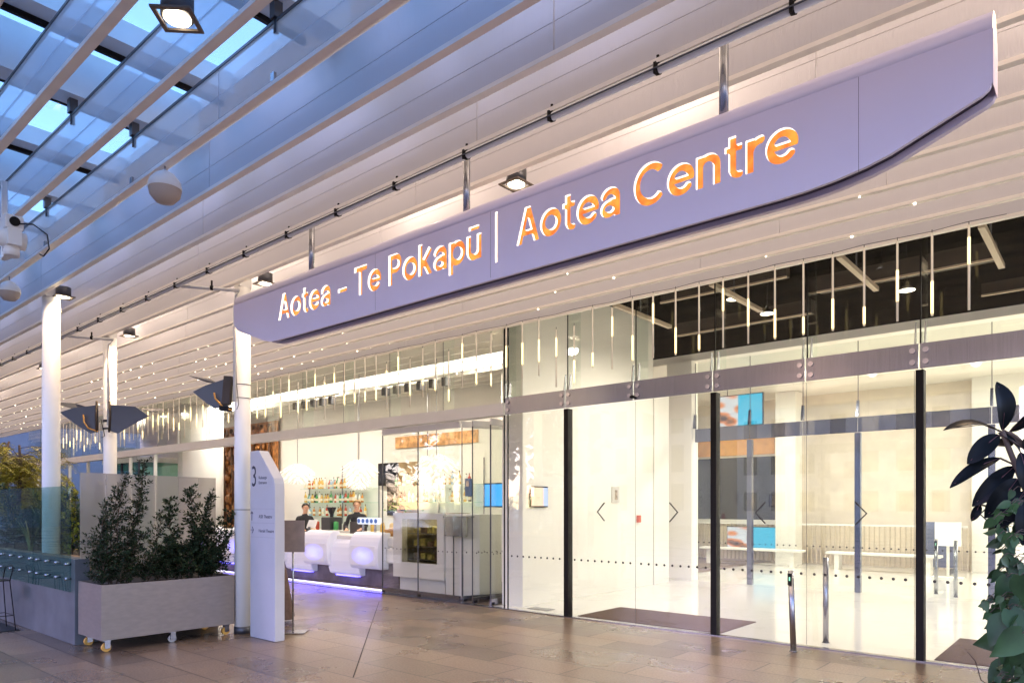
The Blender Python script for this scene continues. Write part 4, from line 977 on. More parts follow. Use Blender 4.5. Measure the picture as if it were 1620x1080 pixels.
def pod(x0, x1, z0, z1, y, glow):
    prof = [(y + .30, z0), (y + .05, z0), (y + .01, z0 + .03), (y - .02, z0 + .12), (y - .035, z0 + .28), (y - .03, z0 + .42), (y + .0, z1 - .17), (y + .04, z1 - .09), (y + .09, z1 - .03), (y + .15, z1), (y + .30, z1)]
    p = MB().prism(prof, 'x', x0, x1).build('moulded_panel', podm, bar, bevel=.03, seg=3)
    if glow: MB().box(x0 + .07, x1 - .07, y - .037, y - .02, z0 + .07, z0 + .46).build('glow_panel', blu, p, bevel=.008)
    else: MB().box(x0 + .15, x1 - .15, y + .06, y + .2, z0 - .03, z0 - .002).build('glow_strip', M['e_blue'], p)
for i in range(5):
    x = -10.75 - 1.65 * i
    pod(x - .92, x, .37, 1.08, 8.62, True)
    pod(x - 1.75, x - .72, .20, .93, 8.72, False)
tag(MB().box(-18, -10.35, 8.47, 8.51, .014, .03).build('floor_light', M['e_strip']), 'white glowing light strip on the floor before the bar', 'floor light')
lamp('AREA', (-13.5, 8.62, .12), 16, (.12, .1, 1), 6, (R(-60), 0, 0), sy=.05)
# display cabinet
cab = thing('display_cabinet', 'white rounded food display cabinet with dark glass front at the bar end', 'display cabinet', (-9.5, 8.9, 0))
CX0, CX1 = -10.42, -9.05
wx0, wx1, wz0, wz1 = -10.18, -9.22, .56, 1.36
b = MB().box(CX0, wx0, 8.70, 8.84, .28, 1.47).box(wx1, CX1, 8.70, 8.84, .28, 1.47).box(wx0 + .0005, wx1 - .0005, 8.70, 8.84, .28, wz0).box(wx0 + .0005, wx1 - .0005, 8.70, 8.84, wz1, 1.47)
cabm = mat('cabinet_white', (.66, .63, .60), .35)
b.build('front', cabm, cab)
MB().box(CX0 + .1, CX1 - .05, 8.78, 9.35, .02, .28).build('plinth', cabm, cab)
MB().box(CX0, CX1, 9.30, 9.36, .28, 1.47).box(CX0, CX0 + .05, 8.84, 9.30, .28, 1.47).box(CX1 - .05, CX1, 8.84, 9.30, .28, 1.47).box(CX0, CX1, 8.841, 9.299, 1.44, 1.47).build('casing', mat('cabinet_inside', (.30, .25, .12), .5, noise=.4, nscale=6), cab)
for z in (.60, .84, 1.08): 
    MB().box(wx0 - .1, wx1 + .1, 8.86, 9.28, z, z + .012).build('shelf', M['steel'], cab)
MB().box(wx0, wx1, 8.712, 8.722, wz0, wz1).build('door', glass('cabinet_glass', (.86, .84, .74), .02), cab)
MB().box(CX1 + .005, -8.22, 8.74, 9.3, .01, 1.46).build('side_unit', cabm, cab, bevel=.01)
r_ = random.Random(9); kk = 0
for zi, z in enumerate((.615, .855, 1.095)):
    for i in range(5):
        x = wx0 + .05 + i * .19
        tag(MB().box(x, x + .13, 8.95, 9.12, z, z + r_.uniform(.08, .15)).build('food_tray', mat('tray_food', (.40, .34, .10), .6, noise=.5, nscale=20) if (i + zi) % 3 else mat('tray_dark', (.12, .07, .04), .6, noise=.5, nscale=20), bevel=.01), '%s food tray from the left on the %s shelf of the display cabinet' % (ordn(i), ('bottom', 'middle', 'top')[zi]), 'food tray', 'food trays in the display cabinet')
lamp('AREA', (-9.7, 9.05, 1.42), 5, WARM2, .9, sy=.2)
# pendants
def artichoke(x, y, z, r, label):
    t = thing('artichoke_lamp', label, 'pendant lamp', (x, y, z), 0, 'layered white lamps over the bar')
    b = MB(); rows = 9
    for k in range(rows):
        th = .35 + 2.35 * k / (rows - 1); rad = r * math.sin(th) * 1.05; zz = r * .62 * math.cos(th); n = 12
        for j in range(n):
            a = (j + .5 * (k % 2)) * 6.283 / n; w_ = 2.6 * max(rad, .05) / n; o_ = Vector((math.cos(a), math.sin(a), 0)); s = Vector((-math.sin(a), math.cos(a), 0))
            c = o_ * rad * .80 + Vector((0, 0, zz + r * .10)); e = o_ * (rad * 1.08 + .02) + Vector((0, 0, zz - r * .10))
            v = [b.b.verts.new(q) for q in (c + s * w_ * .5, c - s * w_ * .5, e - s * w_ * .62, e + o_ * .012 - Vector((0, 0, .012)), e + s * w_ * .62)]
            b.b.faces.new(v)
    b.build('petals', M['e_pend'], t, world=False)
    MB().ball((0, 0, 0), r * .42, .8).build('core', emis('pendant_core', (1, .72, .4), 1.3), t, world=False)
    MB().cyl((0, 0, r * .6), (0, 0, 4.9 - z), .008, n=6).build('cord', M['steel'], t, world=False)
artichoke(-12.52, 9.5, 2.36, .36, 'large layered white pendant over the middle of the bar')
artichoke(-10.08, 9.5, 2.36, .36, 'large layered white pendant behind the folding glass panels')
artichoke(-14.9, 9.5, 2.36, .36, 'layered white pendant at the left end of the bar, above the dark-haired worker')
artichoke(-12.3, 11.3, 2.3, .30, 'smaller layered pendant hanging further back behind the glass panels')
artichoke(-14.8, 11.2, 2.2, .28, 'small layered pendant tucked behind the large middle one')
# shelves with bottles
M['shelfglass'] = glass('shelf_glass', (.80, .93, .88), .06)
bott = [('amber', (.50, .20, .04)), ('clear', (.75, .75, .68)), ('green', (.05, .28, .08)), ('dark', (.03, .02, .02)), ('red', (.45, .06, .03)), ('pale blue', (.35, .5, .6)), ('gold', (.65, .42, .10))]
bproto = {}
def bottle(x, y, z, ci, h, label, gp):
    cn, col = bott[ci]
    key = (ci, h > .3)
    if key not in bproto:
        t = thing('bottle', label, 'bottle', (x, y, z), 0, gp); bproto[key] = t; H = .33 if h > .3 else .26
        MB().lathe([(0, 0), (.038, 0), (.04, .01), (.04, H * .58), (.03, H * .68), (.014, H * .76), (.013, H * .94)], n=12).build('body', mat('bottle_' + cn.replace(' ', '_'), col, .15), t, world=False)
        MB().lathe([(.0405, H * .18), (.0405, H * .45)], n=12).build('label', mat('bottle_label', (.75, .68, .5), .6), t, world=False)
        MB().lathe([(.0145, H * .9), (.0155, H * .9), (.0155, H), (0, H)], n=10).build('cap', mat('bottle_cap', (.1, .08, .05), .4), t, world=False)
    else: dup(bproto[key], (x, y, z), 0, label, gp)
r_ = random.Random(21)
for (xa, xb, zs, side) in ((-18.6, -15.3, (1.32, 1.70, 2.10), 'left'), (-14.5, -11.4, (1.70, 2.12), 'right')):
    t = thing('glass_shelving', 'glass bottle shelves on the cafe back wall, %s bay' % side, 'shelves', ((xa + xb) / 2, 12.1, 1.2), 0, 'glass bottle shelves behind the bar')
    for z in zs: MB().box(xa, xb, 11.95, 12.28, z - .012, z).build('shelf', M['shelfglass'], t)
    for x in (xa, (xa + xb) / 2, xb): MB().box(x - .01, x + .01, 12.26, 12.29, 1.1, 2.75).build('upright', M['steel'], t)
    nm = {1.32: 'bottom', 1.70: 'lower', 2.10: 'upper', 2.12: 'upper'}
    for z in zs:
        n = 30 if z > 1.5 else 14; 
        if side == 'right': n = 16
        for i in range(n):
            x = xa + .1 + (xb - xa - .2) * (i + .2 * r_.random()) / n
            if side == 'left' and z > 1.5 and i > 26: continue
            ci = r_.choice((0, 0, 1, 1, 2, 3, 4, 5, 6, 6)); h = r_.choice((.26, .33))
            bottle(x, 12.08 + r_.uniform(-.05, .05), z, ci, h, '%s bottle from the left on the %s shelf of the %s bay, %s' % (ordn(i), nm[z], side, bott[ci][0]), 'bottles on the glass shelves')
# back items
t = thing('wall_picture', 'brown tall picture panel on the cafe back wall between shelf bays', 'picture', (-14.8, 12.28, 1.6))
MB().box(-14.95, -14.55, 12.27, 12.298, 1.35, 2.75).build('frame', M['black'], t)
MB().box(-14.55, -13.75, 12.275, 12.299, 1.35, 2.75).build('picture', mat('picture_brown', (.40, .28, .15), .5, noise=.4, nscale=3), t)
tag(MB().box(-14.6, -11.6, 12.26, 12.299, 3.12, 3.42).build('lit_frieze', mat('frieze_orange', (.70, .36, .14), .5, noise=.5, nscale=6)), 'orange frieze strip high on the cafe back wall', 'frieze')
t = thing('wall_screen', 'dark wall screen beside the large middle pendant', 'screen', (-15.1, 12.25, 2))
MB().box(-15.25, -14.5, 12.20, 12.26, 2.15, 2.75).build('housing', M['black'], t, bevel=.01)
MB().box(-15.2, -14.55, 12.194, 12.199, 2.2, 2.7).build('display', M['darkglass'], t)
t = thing('potted_herbs', 'leafy green herbs in a pot at the right shelf bay', 'plant', (-14.0, 11.9, 1.3))
MB().lathe([(0, 0), (.1, 0), (.13, .16), (.11, .16), (.1, .14), (0, .14)], n=16).build('pot', M['inwhite'], t, world=False)
b = MB(); 
for i in range(260):
    p = Vector((r_.gauss(0, .25), r_.gauss(0, .1), .15 + abs(r_.gauss(0, .14)))); leaf(b, p, Vector((r_.uniform(-1, 1), r_.uniform(-1, 1), r_.uniform(-.2, 1))), Vector((0, 0, 1)), .07, .035, pts=3)
b.build('foliage', mat('herb_leaf', (.22, .38, .06), .5, noise=.4, nscale=10), t, world=False)
# counter clutter
def crate(x, y, z, m, w_, label, cat, name): return tag(MB().lathe([(0, 0), (w_ * .8, 0), (w_, .11), (w_ * .93, .11), (w_ * .75, .02), (0, .02)], n=20).build(name, m, world=True) if False else MB().box(x - w_, x + w_, y - .14, y + .14, z, z + .13).build(name, m, bevel=.03), label, cat)
t = thing('bread_basket', 'orange wicker basket of bread on the bar counter', 'basket', (-11.0, 9.3, 1.0))
MB().lathe([(0, 0), (.22, 0), (.28, .13), (.26, .13), (.2, .02), (0, .02)], n=24).build('basket', mat('wicker', (.55, .28, .08), .6, noise=.3, nscale=40), t, world=False)
for i in range(6): 
    a = i * 1.05; MB().ball((math.cos(a) * .13, math.sin(a) * .13, .13), .06, .7).build('bread_roll', mat('bread', (.62, .38, .14), .6, noise=.2, nscale=20), t, world=False)
t = thing('beer_tap', 'white beer font with round glowing badges on the bar', 'beer tap', (-11.85, 9.25, 1.0))
MB().box(-.36, .36, -.05, .05, .22, .36).build('font_box', mat('tap_white', (.8, .85, .95), .3, emit=(.6, .75, 1), estr=.6), t, world=False, bevel=.03)
for i in range(5): MB().cyl((-.28 + i * .14, -.056, .29), (-.28 + i * .14, -.05, .29), .045, n=16).build('badge', mat('badge_blue', (.08, .2, .6), .4), t, world=False)
for x in (-.2, .2): MB().cyl((x, 0, 0), (x, 0, .22), .025, n=12).build('leg', M['steel'], t, world=False)
t = thing('coffee_machine', 'dark espresso machine and grinder on the back counter', 'coffee machine', (-16.3, 11.45, .95))
MB().box(-.2, .2, -.2, .2, 0, .35).build('body', M['dsteel'], t, world=False, bevel=.02); MB().lathe([(.05, .35), (.05, .42), (.13, .6), (.13, .62), (0, .62)], n=16).build('hopper', M['darkglass'], t, world=False)
wall('back_counter', MB().box(-19, -11.2, 11.2, 11.8, .007, .95), M['inwhite'], 'white back counter below the bottle shelves') 
cl = random.Random(33)
for i in range(16):
    x = -17.6 + i * .4; c_ = bott[cl.randrange(7)]
    tag(MB().lathe([(0, .951), (.06, .951), (.065, .97), (.065, 1.05 + cl.random() * .12), (.04, 1.18), (0, 1.19)], (x, 11.35 + cl.uniform(-.05, .1), 0), 14).build('jar', mat('jar_' + c_[0].replace(' ', '_'), c_[1], .3)), '%s jar from the left on the back counter, %s' % (ordn(i), c_[0]), 'jar', 'jars on the back counter')
for i in range(4):
    x = (-17.2, -14.6, -14.1, -10.75)[i]
    t = thing('order_terminal', '%s small terminal from the left on the bar counter top' % ordn(i), 'terminal', (x, 9.3, 1.005), .2, 'terminals on the bar counter')
    MB().cyl((0, 0, 0), (0, 0, .12), .03).build('stand', M['dsteel'], t, world=False); q = MB(); q.box(-.13, .13, -.01, .01, .1, .30, rot=Matrix.Rotation(R(-25), 4, 'X')); q.build('display', M['black'] if i % 2 else M['inwhite'], t, world=False)
# carved panel, round column, glass kiosk, cafe screen
t = thing('carved_panel', 'tall rust-brown carved timber panel in the cafe behind the near column', 'carving', (-22, 12.1, 0))
b = MB(); cr = random.Random(2)
for i in range(150):
    x = cr.uniform(-23.4, -20.4); z = cr.uniform(.8, 4.2); rr_ = cr.uniform(.06, .22)
    b.cyl((x, 12.06, z), (x + cr.uniform(-.05, .05), 12.02 - cr.random() * .08, z), rr_, rr_ * .5, n=9)
b.build('relief', M['carve'], t); MB().box(-23.6, -20.2, 12.12, 12.2, .01, 4.3).build('panel', M['carve'], t)
b = MB()
for i in range(7): b.tube([(-23.3 + i * .48, 12.04, .9), (-23.2 + i * .48 + .1 * (i % 2), 11.98, 2.2), (-23.35 + i * .48, 12.03, 4.2)], .05, 6)
b.build('carved_ribs', mat('carve_dark', (.12, .05, .02), .5, noise=.4, nscale=8), t)
c = thing('cafe_column', 'very thick round white column seen through the cafe front', 'column', (-20.6, 9.9, 0)); MB().cyl((0, 0, .007), (0, 0, 4.89), .62, n=40).build('shaft', M['white'], c, world=False)
t = thing('glass_kiosk', 'green-tinted glass booth with pale roof left of the thick column', 'kiosk', (-24, 9.6, 0))
MB().box(-25.4, -22.6, 8.9, 10.6, 2.95, 3.1).build('roof', M['white'], t); MB().box(-25.3, -22.7, 9.0, 9.015, .01, 2.95).build('glazing', glass('green_glass', (.35, .62, .48), .06), t); MB().box(-22.72, -22.70, 9.02, 10.5, .01, 2.95).build('side_glazing', glass('green_glass_side', (.45, .7, .55), .06), t)
for x in (-25.35, -24, -22.7): MB().box(x, x + .06, 8.95, 9.0, .01, 2.95).build('frame', M['duct'], t)
screen('glowing blue screen hung just left of the entrance glass corner', -8.02, -7.24, 8.66, 1.60, 1.96, screen_mat('screen_blue', -1, (.06, .42, .95), s=1.2))
t = thing('digital_screen', 'small orange and blue panel added for a reflection on the white wall inside the first pane', 'screen', (-7.16, 8.95, 1.6))  # reflected screen colours modelled as a glowing panel on the wall
MB().box(-7.17, -7.13, 8.78, 9.22, 1.58, 1.92).build('housing', M['black'], t); MB().box(-7.129, -7.125, 8.79, 9.10, 1.60, 1.90).build('display', emis('orange_reflection', (1, .50, .22), .8, False), t); MB().box(-7.129, -7.125, 9.10, 9.21, 1.60, 1.90).build('display', emis('blue_reflection', (.08, .35, 1), .8, False), t)
wall('cafe_end_wall', MB().box(-9.9, -7.62, 11.2, 11.35, .007, 4.9), M['inwhite'], 'white wall stub between cafe and lobby')
t = thing('door_keypad', 'blue-grey keypad on the folded glass panel stack', 'keypad', (-8.1, G + .0, 1.9))
MB().box(-8.12, -7.99, G - .02, G + .02, 1.76, 2.05).build('case', mat('keypad_blue', (.12, .18, .26), .4), t, bevel=.01); MB().box(-8.09, -8.02, G - .024, G - .0205, 1.92, 2.01).build('display', M['darkglass'], t)

# ------------------------------------------------------------------ people at the bar
def person(label, loc, rz, hair, lean=0, head_down=0, scale=1.0, apron=False):
    t = bpy.data.objects.new('person', None)
    V = {'pel': (0, 0, .95), 'wai': (0, -.01 - lean * .3, 1.10), 'che': (0, -.02 - lean * .7, 1.32), 'nb': (0, -.01 - lean, 1.46), 'nk': (0, -.02 - lean * 1.15, 1.53), 'hd1': (0, -.03 - lean * 1.3 - head_down * .4, 1.60), 'hd2': (0, -.02 - lean * 1.35 - head_down, 1.70), 'hd3': (0, -.005 - lean * 1.3 - head_down * 1.1, 1.735)}
    Rr = {'pel': (.155, .11), 'wai': (.14, .10), 'che': (.165, .11), 'nb': (.09, .075), 'nk': (.052, .055), 'hd1': (.062, .075), 'hd2': (.076, .095), 'hd3': (.06, .07)}
    E_ = [('pel', 'wai'), ('wai', 'che'), ('che', 'nb'), ('nb', 'nk'), ('nk', 'hd1'), ('hd1', 'hd2'), ('hd2', 'hd3')]
    for s, n in ((1, 'l'), (-1, 'r')):
        V['sh' + n] = (s * .19, -.01 - lean * .8, 1.42); Rr['sh' + n] = (.062, .062)
        V['el' + n] = (s * .25, -.06 - lean, 1.16); Rr['el' + n] = (.045, .045)
        V['wr' + n] = (s * .17, -.29 - lean, 1.10); Rr['wr' + n] = (.028, .026)
        V['pa' + n] = (s * .15, -.36 - lean, 1.09); Rr['pa' + n] = (.038, .018)
        E_ += [('che', 'sh' + n), ('sh' + n, 'el' + n), ('el' + n, 'wr' + n), ('wr' + n, 'pa' + n)]
        for f in range(4):
            a = 'f%s%d' % (n, f); dx = (f - 1.5) * .02; ln = (.07, .08, .075, .058)[f]
            V[a] = (s * .15 + dx, -.36 - lean - ln * .6, 1.085); V[a + 't'] = (s * .15 + dx, -.36 - lean - ln, 1.065); Rr[a] = (.009, .009); Rr[a + 't'] = (.008, .008)
            E_ += [('pa' + n, a), (a, a + 't')]
        V['th' + n] = (s * .15 - s * .045, -.34 - lean, 1.075); Rr['th' + n] = (.010, .010); E_.append(('wr' + n, 'th' + n))
        V['hp' + n] = (s * .09, 0, .90); Rr['hp' + n] = (.095, .10); V['kn' + n] = (s * .10, -.02, .50); Rr['kn' + n] = (.06, .065)
        V['an' + n] = (s * .10, .02, .09); Rr['an' + n] = (.04, .045); V['to' + n] = (s * .11, -.14, .035); Rr['to' + n] = (.045, .03)
        E_ += [('pel', 'hp' + n), ('hp' + n, 'kn' + n), ('kn' + n, 'an' + n), ('an' + n, 'to' + n)]
    keys = list(V); ix = {k: i for i, k in enumerate(keys)}
    me = bpy.data.meshes.new('body'); me.from_pydata([V[k] for k in keys], [(ix[a], ix[b]) for a, b in E_], []); o = bpy.data.objects.new('tmp', me); sc.collection.objects.link(o)
    m = o.modifiers.new('s', 'SKIN'); sk = me.skin_vertices[0].data
    for k in keys: sk[ix[k]].radius = Rr[k]; sk[ix[k]].use_root = (k == 'pel')
    u = o.modifiers.new('u', 'SUBSURF'); u.levels = 2; u.render_levels = 2
    bpy.context.view_layer.update(); em = bpy.data.meshes.new_from_object(o.evaluated_get(bpy.context.evaluated_depsgraph_get())); bpy.data.objects.remove(o)
    em.materials.clear(); em.materials.append(M['skin']); em.materials.append(M['shirt'])
    for p in em.polygons:
        c = p.center; p.use_smooth = True
        hand = c.y < -.27 - lean and c.z < 1.2 and c.z > .9
        p.material_index = 0 if (c.z > 1.51 or hand) else 1
    # the face: brow, nose and chin are pushed out of the same surface
    hy_ = V['hd2'][1]
    for v in em.vertices:
        if v.co.z > 1.56 and v.co.y < hy_ - .05:
            if abs(v.co.x) < .014 and 1.63 < v.co.z < 1.69: v.co.y -= .018
    t['label'] = label; t['category'] = 'person'; t['group'] = 'staff behind the bar'
    sc.collection.objects.link(t); t.location = loc; t.rotation_euler = (0, 0, rz); t.scale = (scale,) * 3
    b = bpy.data.objects.new('body', em); sc.collection.objects.link(b); b.parent = t
    h = MB(); h.ball((0, hy_ + .018, 1.706), .100, .98, n=14)
    bmesh.ops.delete(h.b, geom=[v for v in h.b.verts if v.co.z < 1.66 or (v.co.y < hy_ - .035 and v.co.z < 1.752)], context='VERTS')
    h.build('hair', hair, t, world=False)
    for s in (-1, 1):
        MB().ball((s * .03, hy_ - .088, 1.675), .0085, n=8).build('eye', M['black'], t, world=False)
        MB().ball((s * .078, hy_ + .01, 1.665), .02, 1.5, n=8).build('ear', M['skin'], t, world=False)
    MB().box(-.022, .022, hy_ - .085, hy_ - .075, 1.618, 1.626).build('mouth', mat('lips', (.35, .12, .10), .5), t, world=False)
    if apron: MB().box(-.13, .13, -.155, -.145, .6, 1.28).build('apron', M['apron'], t, world=False, bevel=.004)
    return t
person('fair-haired bar worker in a black shirt standing behind the bar facing out', (-13.45, 10.15, 0), .65, M['hairblond'], apron=True, scale=.97)
person('dark-haired worker in black bending to the right at the left bar end', (-15.55, 10.1, 0), 1.35, M['hairblack'], lean=.06, head_down=.03, scale=.93)
person('dark-haired worker half hidden behind the display cabinet', (-12.05, 10.4, 0), -.9, M['hairblack'], lean=.05, head_down=.03, scale=.90)

# ================================================================== RIGHT FOREGROUND PLANT
def W(px, py, d): return FW * d + RT * ((px - 810) / F * d) + Vector((0, 0, EYE + (800 - py) / F * d))
fig = thing('rubber_fig', 'dark glossy rubber fig with big oval leaves at the right edge', 'plant', (-.12, 2.45, 0))
st = MB(); lv = MB()
st.tube([(-.12, 2.45, .5), (-.13, 2.44, 1.1), (-.15, 2.45, 1.5), (-.19, 2.44, 1.62), (-.235, 2.42, 1.76), (-.25, 2.415, 1.81)], .012, 8, r1=.006)
st.tube([(-.15, 2.45, 1.5), (-.16, 2.47, 1.6), (-.17, 2.48, 1.75)], .008, 6, r1=.004)
st.tube([(-.15, 2.45, 1.45), (-.24, 2.43, 1.60), (-.30, 2.40, 1.615)], .005, 6, r1=.002)
# leaves: base, tip, width, roll of the blade, in metres
LV = [((-.250, 2.416, 1.815), (-.262, 2.404, 1.958), .062, .15), ((-.262, 2.42, 1.815), (-.375, 2.30, 1.822), .045, 1.15), ((-.258, 2.41, 1.80), (-.325, 2.35, 1.725), .050, .5), ((-.255, 2.41, 1.735), (-.365, 2.335, 1.66), .038, .8),
      ((-.225, 2.43, 1.71), (-.315, 2.365, 1.608), .052, .4), ((-.215, 2.41, 1.675), (-.285, 2.36, 1.575), .064, .2), ((-.205, 2.38, 1.745), (-.195, 2.37, 1.648), .060, 0), ((-.235, 2.43, 1.81), (-.165, 2.45, 1.905), .050, .5),
      ((-.20, 2.42, 1.64), (-.262, 2.38, 1.546), .052, .3), ((-.195, 2.40, 1.62), (-.20, 2.37, 1.50), .075, .1), ((-.30, 2.39, 1.605), (-.318, 2.375, 1.56), .024, .4), ((-.21, 2.44, 1.75), (-.262, 2.41, 1.812), .026, .6),
      ((-.20, 2.44, 1.79), (-.14, 2.42, 1.72), .07, .2), ((-.19, 2.45, 1.70), (-.12, 2.45, 1.62), .08, .3), ((-.18, 2.42, 1.60), (-.12, 2.40, 1.50), .08, .2), ((-.21, 2.46, 1.78), (-.15, 2.52, 1.84), .06, .9), ((-.24, 2.43, 1.80), (-.27, 2.50, 1.78), .05, .9)]
for i, (a, c, w_, roll) in enumerate(LV):
    a = Vector(a); c = Vector(c); d = c - a; L_ = d.length; d.normalize()
    nrm = -FW; s = d.cross(nrm).normalized(); nrm = s.cross(d).normalized(); rot = Matrix.Rotation(roll, 3, d); s = rot @ s; nrm = rot @ nrm
    N = 12; grid = []
    for k in range(N + 1):
        u = k / N; half = w_ * .5 * (math.sin(math.pi * min(1, u * .97 + .015)) ** .62) * (1.0 if u < .9 else 1 - (u - .9) * 5); bend = nrm * (L_ * .10 * math.sin(u * math.pi)) - Vector((0, 0, L_ * .06 * u * u))
        p = a + d * L_ * u + bend
        row = [p - s * half + nrm * half * .28, p - s * half * .5 + nrm * half * .16, p, p + s * half * .5 + nrm * half * .16, p + s * half + nrm * half * .28]
        grid.append([lv.b.verts.new(q) for q in row])
    for r0, r1 in zip(grid, grid[1:]):
        for j in range(4):
            f = lv.b.faces.new((r0[j], r0[j + 1], r1[j + 1], r1[j])); f.smooth = True
    for r0, r1 in zip(grid, grid[1:]): pass
    st.tube([a, a + d * L_ * .3 + nrm * (L_ * .081) * .99, a + d * L_ * .9 + nrm * L_ * .03 - Vector((0, 0, L_ * .05))], .0016, 4, mi=1)
    st.tube([a, a.lerp(Vector((-.19, 2.44, a.z - .04)), .45), (-.19, 2.44, a.z - .05)], .003, 5)
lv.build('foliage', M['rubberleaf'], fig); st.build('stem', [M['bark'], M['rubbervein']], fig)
pot = thing('plant_pot', 'tall grey pot holding the rubber fig at the right', 'pot', (-.1, 2.5, 0))
MB().lathe([(0, .002), (.20, .002), (.25, .55), (.27, .56), (.27, .60), (.235, .60), (.23, .53), (0, .53)], n=32).build('body', M['conc'], pot, world=False); MB().lathe([(.228, .535), (0, .56)], n=32).build('soil', M['soil'], pot, world=False)
ivy = thing('trailing_ivy', 'trailing green heart-leaved ivy under the rubber fig at the right edge', 'plant', (-.1, 2.45, .5))
fo = MB(); st = MB(); r_ = random.Random(17)
bd = [(780, 1590), (800, 1575), (830, 1562), (850, 1572), (880, 1578), (930, 1575), (950, 1552), (980, 1556), (1010, 1578), (1050, 1565), (1080, 1568), (1300, 1580)]
def bnd(y):
    for (y0, x0), (y1, x1) in zip(bd, bd[1:]):
        if y0 <= y <= y1: return x0 + (x1 - x0) * (y - y0) / (y1 - y0)
    return 1590
def heart(b, p, d, n, L_, W_):
    d = d.normalized(); s = d.cross(n).normalized(); n = s.cross(d)
    pr = [(-.04, .25), (-.10, .42), (.08, .86), (.30, 1.0), (.55, .78), (.80, .36)]
    m_ = [b.b.verts.new(p + d * L_ * max(0, u) + n * (-.06 * L_ * u * u)) for u, w_ in pr]; tip = b.b.verts.new(p + d * L_ - n * .08 * L_)
    for sg in (1, -1):
        e = [b.b.verts.new(p + d * L_ * u + s * sg * W_ * .5 * w_ + n * W_ * .10 * w_) for u, w_ in pr]
        for i in range(len(pr) - 1):
            vs_ = (m_[i], m_[i + 1], e[i + 1], e[i])
            f = b.b.faces.new(vs_ if sg > 0 else vs_[::-1]); f.smooth = True
        f = b.b.faces.new((m_[-1], tip, e[-1]) if sg > 0 else (m_[-1], e[-1], tip)); f.smooth = True
for i in range(330):
    y = r_.uniform(775, 1180); x = bnd(y) + abs(r_.gauss(0, 38)) + r_.uniform(0, 10); dd = r_.uniform(1.85, 2.15)
    big = y > 900 and x > 1590 and r_.random() < .45
    sz = (r_.uniform(.065, .10) if big else r_.uniform(.022, .042)); sz *= 1
    if x > 1760: continue
    p = W(x, y, dd - (.1 if big else 0)); dr = Vector((r_.uniform(-.7, .4), r_.uniform(-.5, .5), r_.uniform(-1.2, -.1)))
    heart(fo, p, dr, (-FW + Vector((r_.uniform(-.7, .7), r_.uniform(-.7, .7), r_.uniform(-.2, .8)))).normalized(), sz, sz * .72)
    st.tube([p, p + Vector((.01, .012, .012)), p + Vector((.022, .03, .008))], .0011, 4)
for i in range(7):
    st.tube([(-.1 + r_.uniform(-.08, .08), 2.45 + r_.uniform(-.1, .1), .55), (-.13 + r_.uniform(-.05, .05), 2.44, 1.0), (-.15 + r_.uniform(-.05, .05), 2.43, 1.35), (-.17 + r_.uniform(-.05, .05), 2.42, 1.58)], .005, 6, r1=.002)
st.tube([W(1590, 1100, 1.9), W(1552, 1075, 1.9), W(1543, 1045, 1.9), W(1530, 1030, 1.9)], .0016, 4)
fo.build('foliage', mat('ivy_leaf', (.032, .066, .020), .45, noise=.7, nscale=9, spec=.25), ivy); st.build('stem', M['bark'], ivy)

# ================================================================== THINGS BEHIND THE CAMERA / FAR LEFT (seen in reflections and at the frame edge)
bw = mat('pale_stone', (.62, .57, .52), .8, noise=.1, nscale=1)
def office(x0, x1, y0, y1, h, label, m, nx, nz, lit, wz=1.5):
    t = thing('office_building', label, 'building', ((x0 + x1) / 2, (y0 + y1) / 2, 0))
    MB().box(x0, x1, y0, y1, .003, h).build('walls', m, t)
    MB().box(x0 - .3, x1 + .3, y0 - .3, y1 + .3, h + .002, h + .5).build('cornice', m, t)
    r_ = random.Random(int(h * 7)); yy = y1
    for i in range(nx):
        for k in range(nz):
            cx_ = x0 + (i + .5) * (x1 - x0) / nx; z0 = 1.2 + k * (h - 1.5) / nz
            L_ = r_.random() < lit
            MB().box(cx_ - .55, cx_ + .55, yy - .02, yy + .03, z0, z0 + wz).build('window', M['e_win'] if L_ else M['darkglass'], t)
    return t
M['e_win'] = emis('lit_window', (1, .8, .5), 1.3, False)
office(-24, -6, -52, -40, 19, 'pale office building with small square windows across the square', bw, 8, 6, .15)
office(-42, -26, -50, -36, 11, 'older stone civic building with tall windows across the square', bw, 6, 3, .1, 2.2)
office(-4, 16, -60, -46, 14, 'lower wide building across the square on the right', bw, 8, 4, .2)
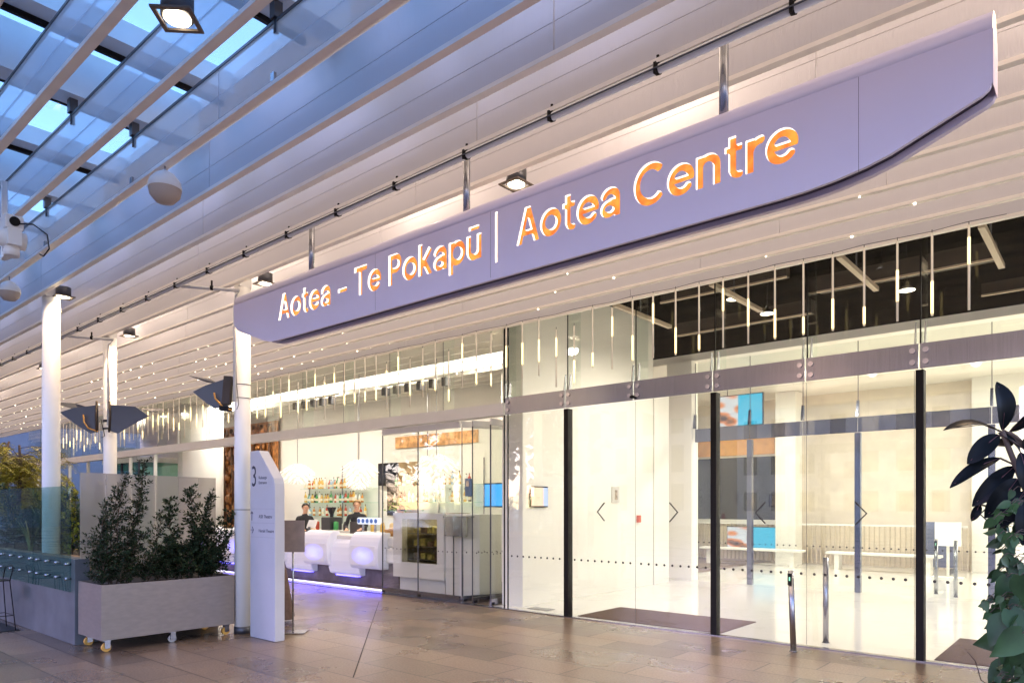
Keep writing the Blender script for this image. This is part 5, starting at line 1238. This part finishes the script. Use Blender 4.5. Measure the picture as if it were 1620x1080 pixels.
def block_tree(x, y, h, label, seed):  # trees added to block bright sky reflected in the balustrade glass
    r_ = random.Random(seed); t = thing('sky_block_tree', label, 'tree', (x, y, 0), 0, 'added trees that block the sky'); b = MB(); f = MB()
    b.tube([(0, 0, 0), (.1, 0, h * .3), (0, .1, h * .55)], .28, 8, r1=.14)
    for i in range(26):
        a = r_.uniform(0, 6.28); c = Vector((math.cos(a) * r_.uniform(.1, .42) * h, math.sin(a) * r_.uniform(.1, .42) * h, h * r_.uniform(.38, .95)))
        b.tube([(0, .05, h * .45), Vector((0, 0, h * .5)).lerp(c, .5), c], .07, 5, r1=.02)
        for k in range(60):
            p = c + Vector((r_.gauss(0, 1), r_.gauss(0, 1), r_.gauss(0, .7))) * h * .09
            leaf(f, p, Vector((r_.uniform(-1, 1), r_.uniform(-1, 1), r_.uniform(-1, 1))), Vector((0, 0, 1)), .9, .6, pts=3)
    b.build('trunk', M['bark'], t, world=False); f.build('crown', M['leafd'], t, world=False)
for i, (x, y, h) in enumerate(((-36, -9, 13), (-46, -16, 15), (-55, -24, 15), (-28, -17, 12), (-62, -12, 15), (-40, -26, 14))):
    block_tree(x, y, h, '%s broad dark tree across the square, seen only in reflections' % ordn(i), 40 + i)
def office_e(x0, x1, y0, y1, h, label, m):
    t = thing('office_building', label, 'building', ((x0 + x1) / 2, (y0 + y1) / 2, 0))
    MB().box(x0, x1, y0, y1, .003, h).build('walls', m, t)
    for i in range(12):
        for k in range(5):
            y = y0 + (i + .5) * (y1 - y0) / 12; z = 1.4 + k * (h - 1.5) / 5
            MB().box(x1 - .02, x1 + .04, y - 1.0, y + 1.0, z, z + 1.9).build('window', M['darkglass'], t)
    return t
office_e(-75, -62, -34, 26, 17, 'blue dusk-lit building with glass bays beyond the left end of the canopy', mat('blue_grey_wall', (.12, .14, .18), .6, noise=.1, nscale=1))  # lengthened towards the square to keep sky out of the balustrade reflection
bpy.context.view_layer.update()
for o in list(bpy.data.objects):
    if o.name == 'tmp': bpy.data.objects.remove(o)
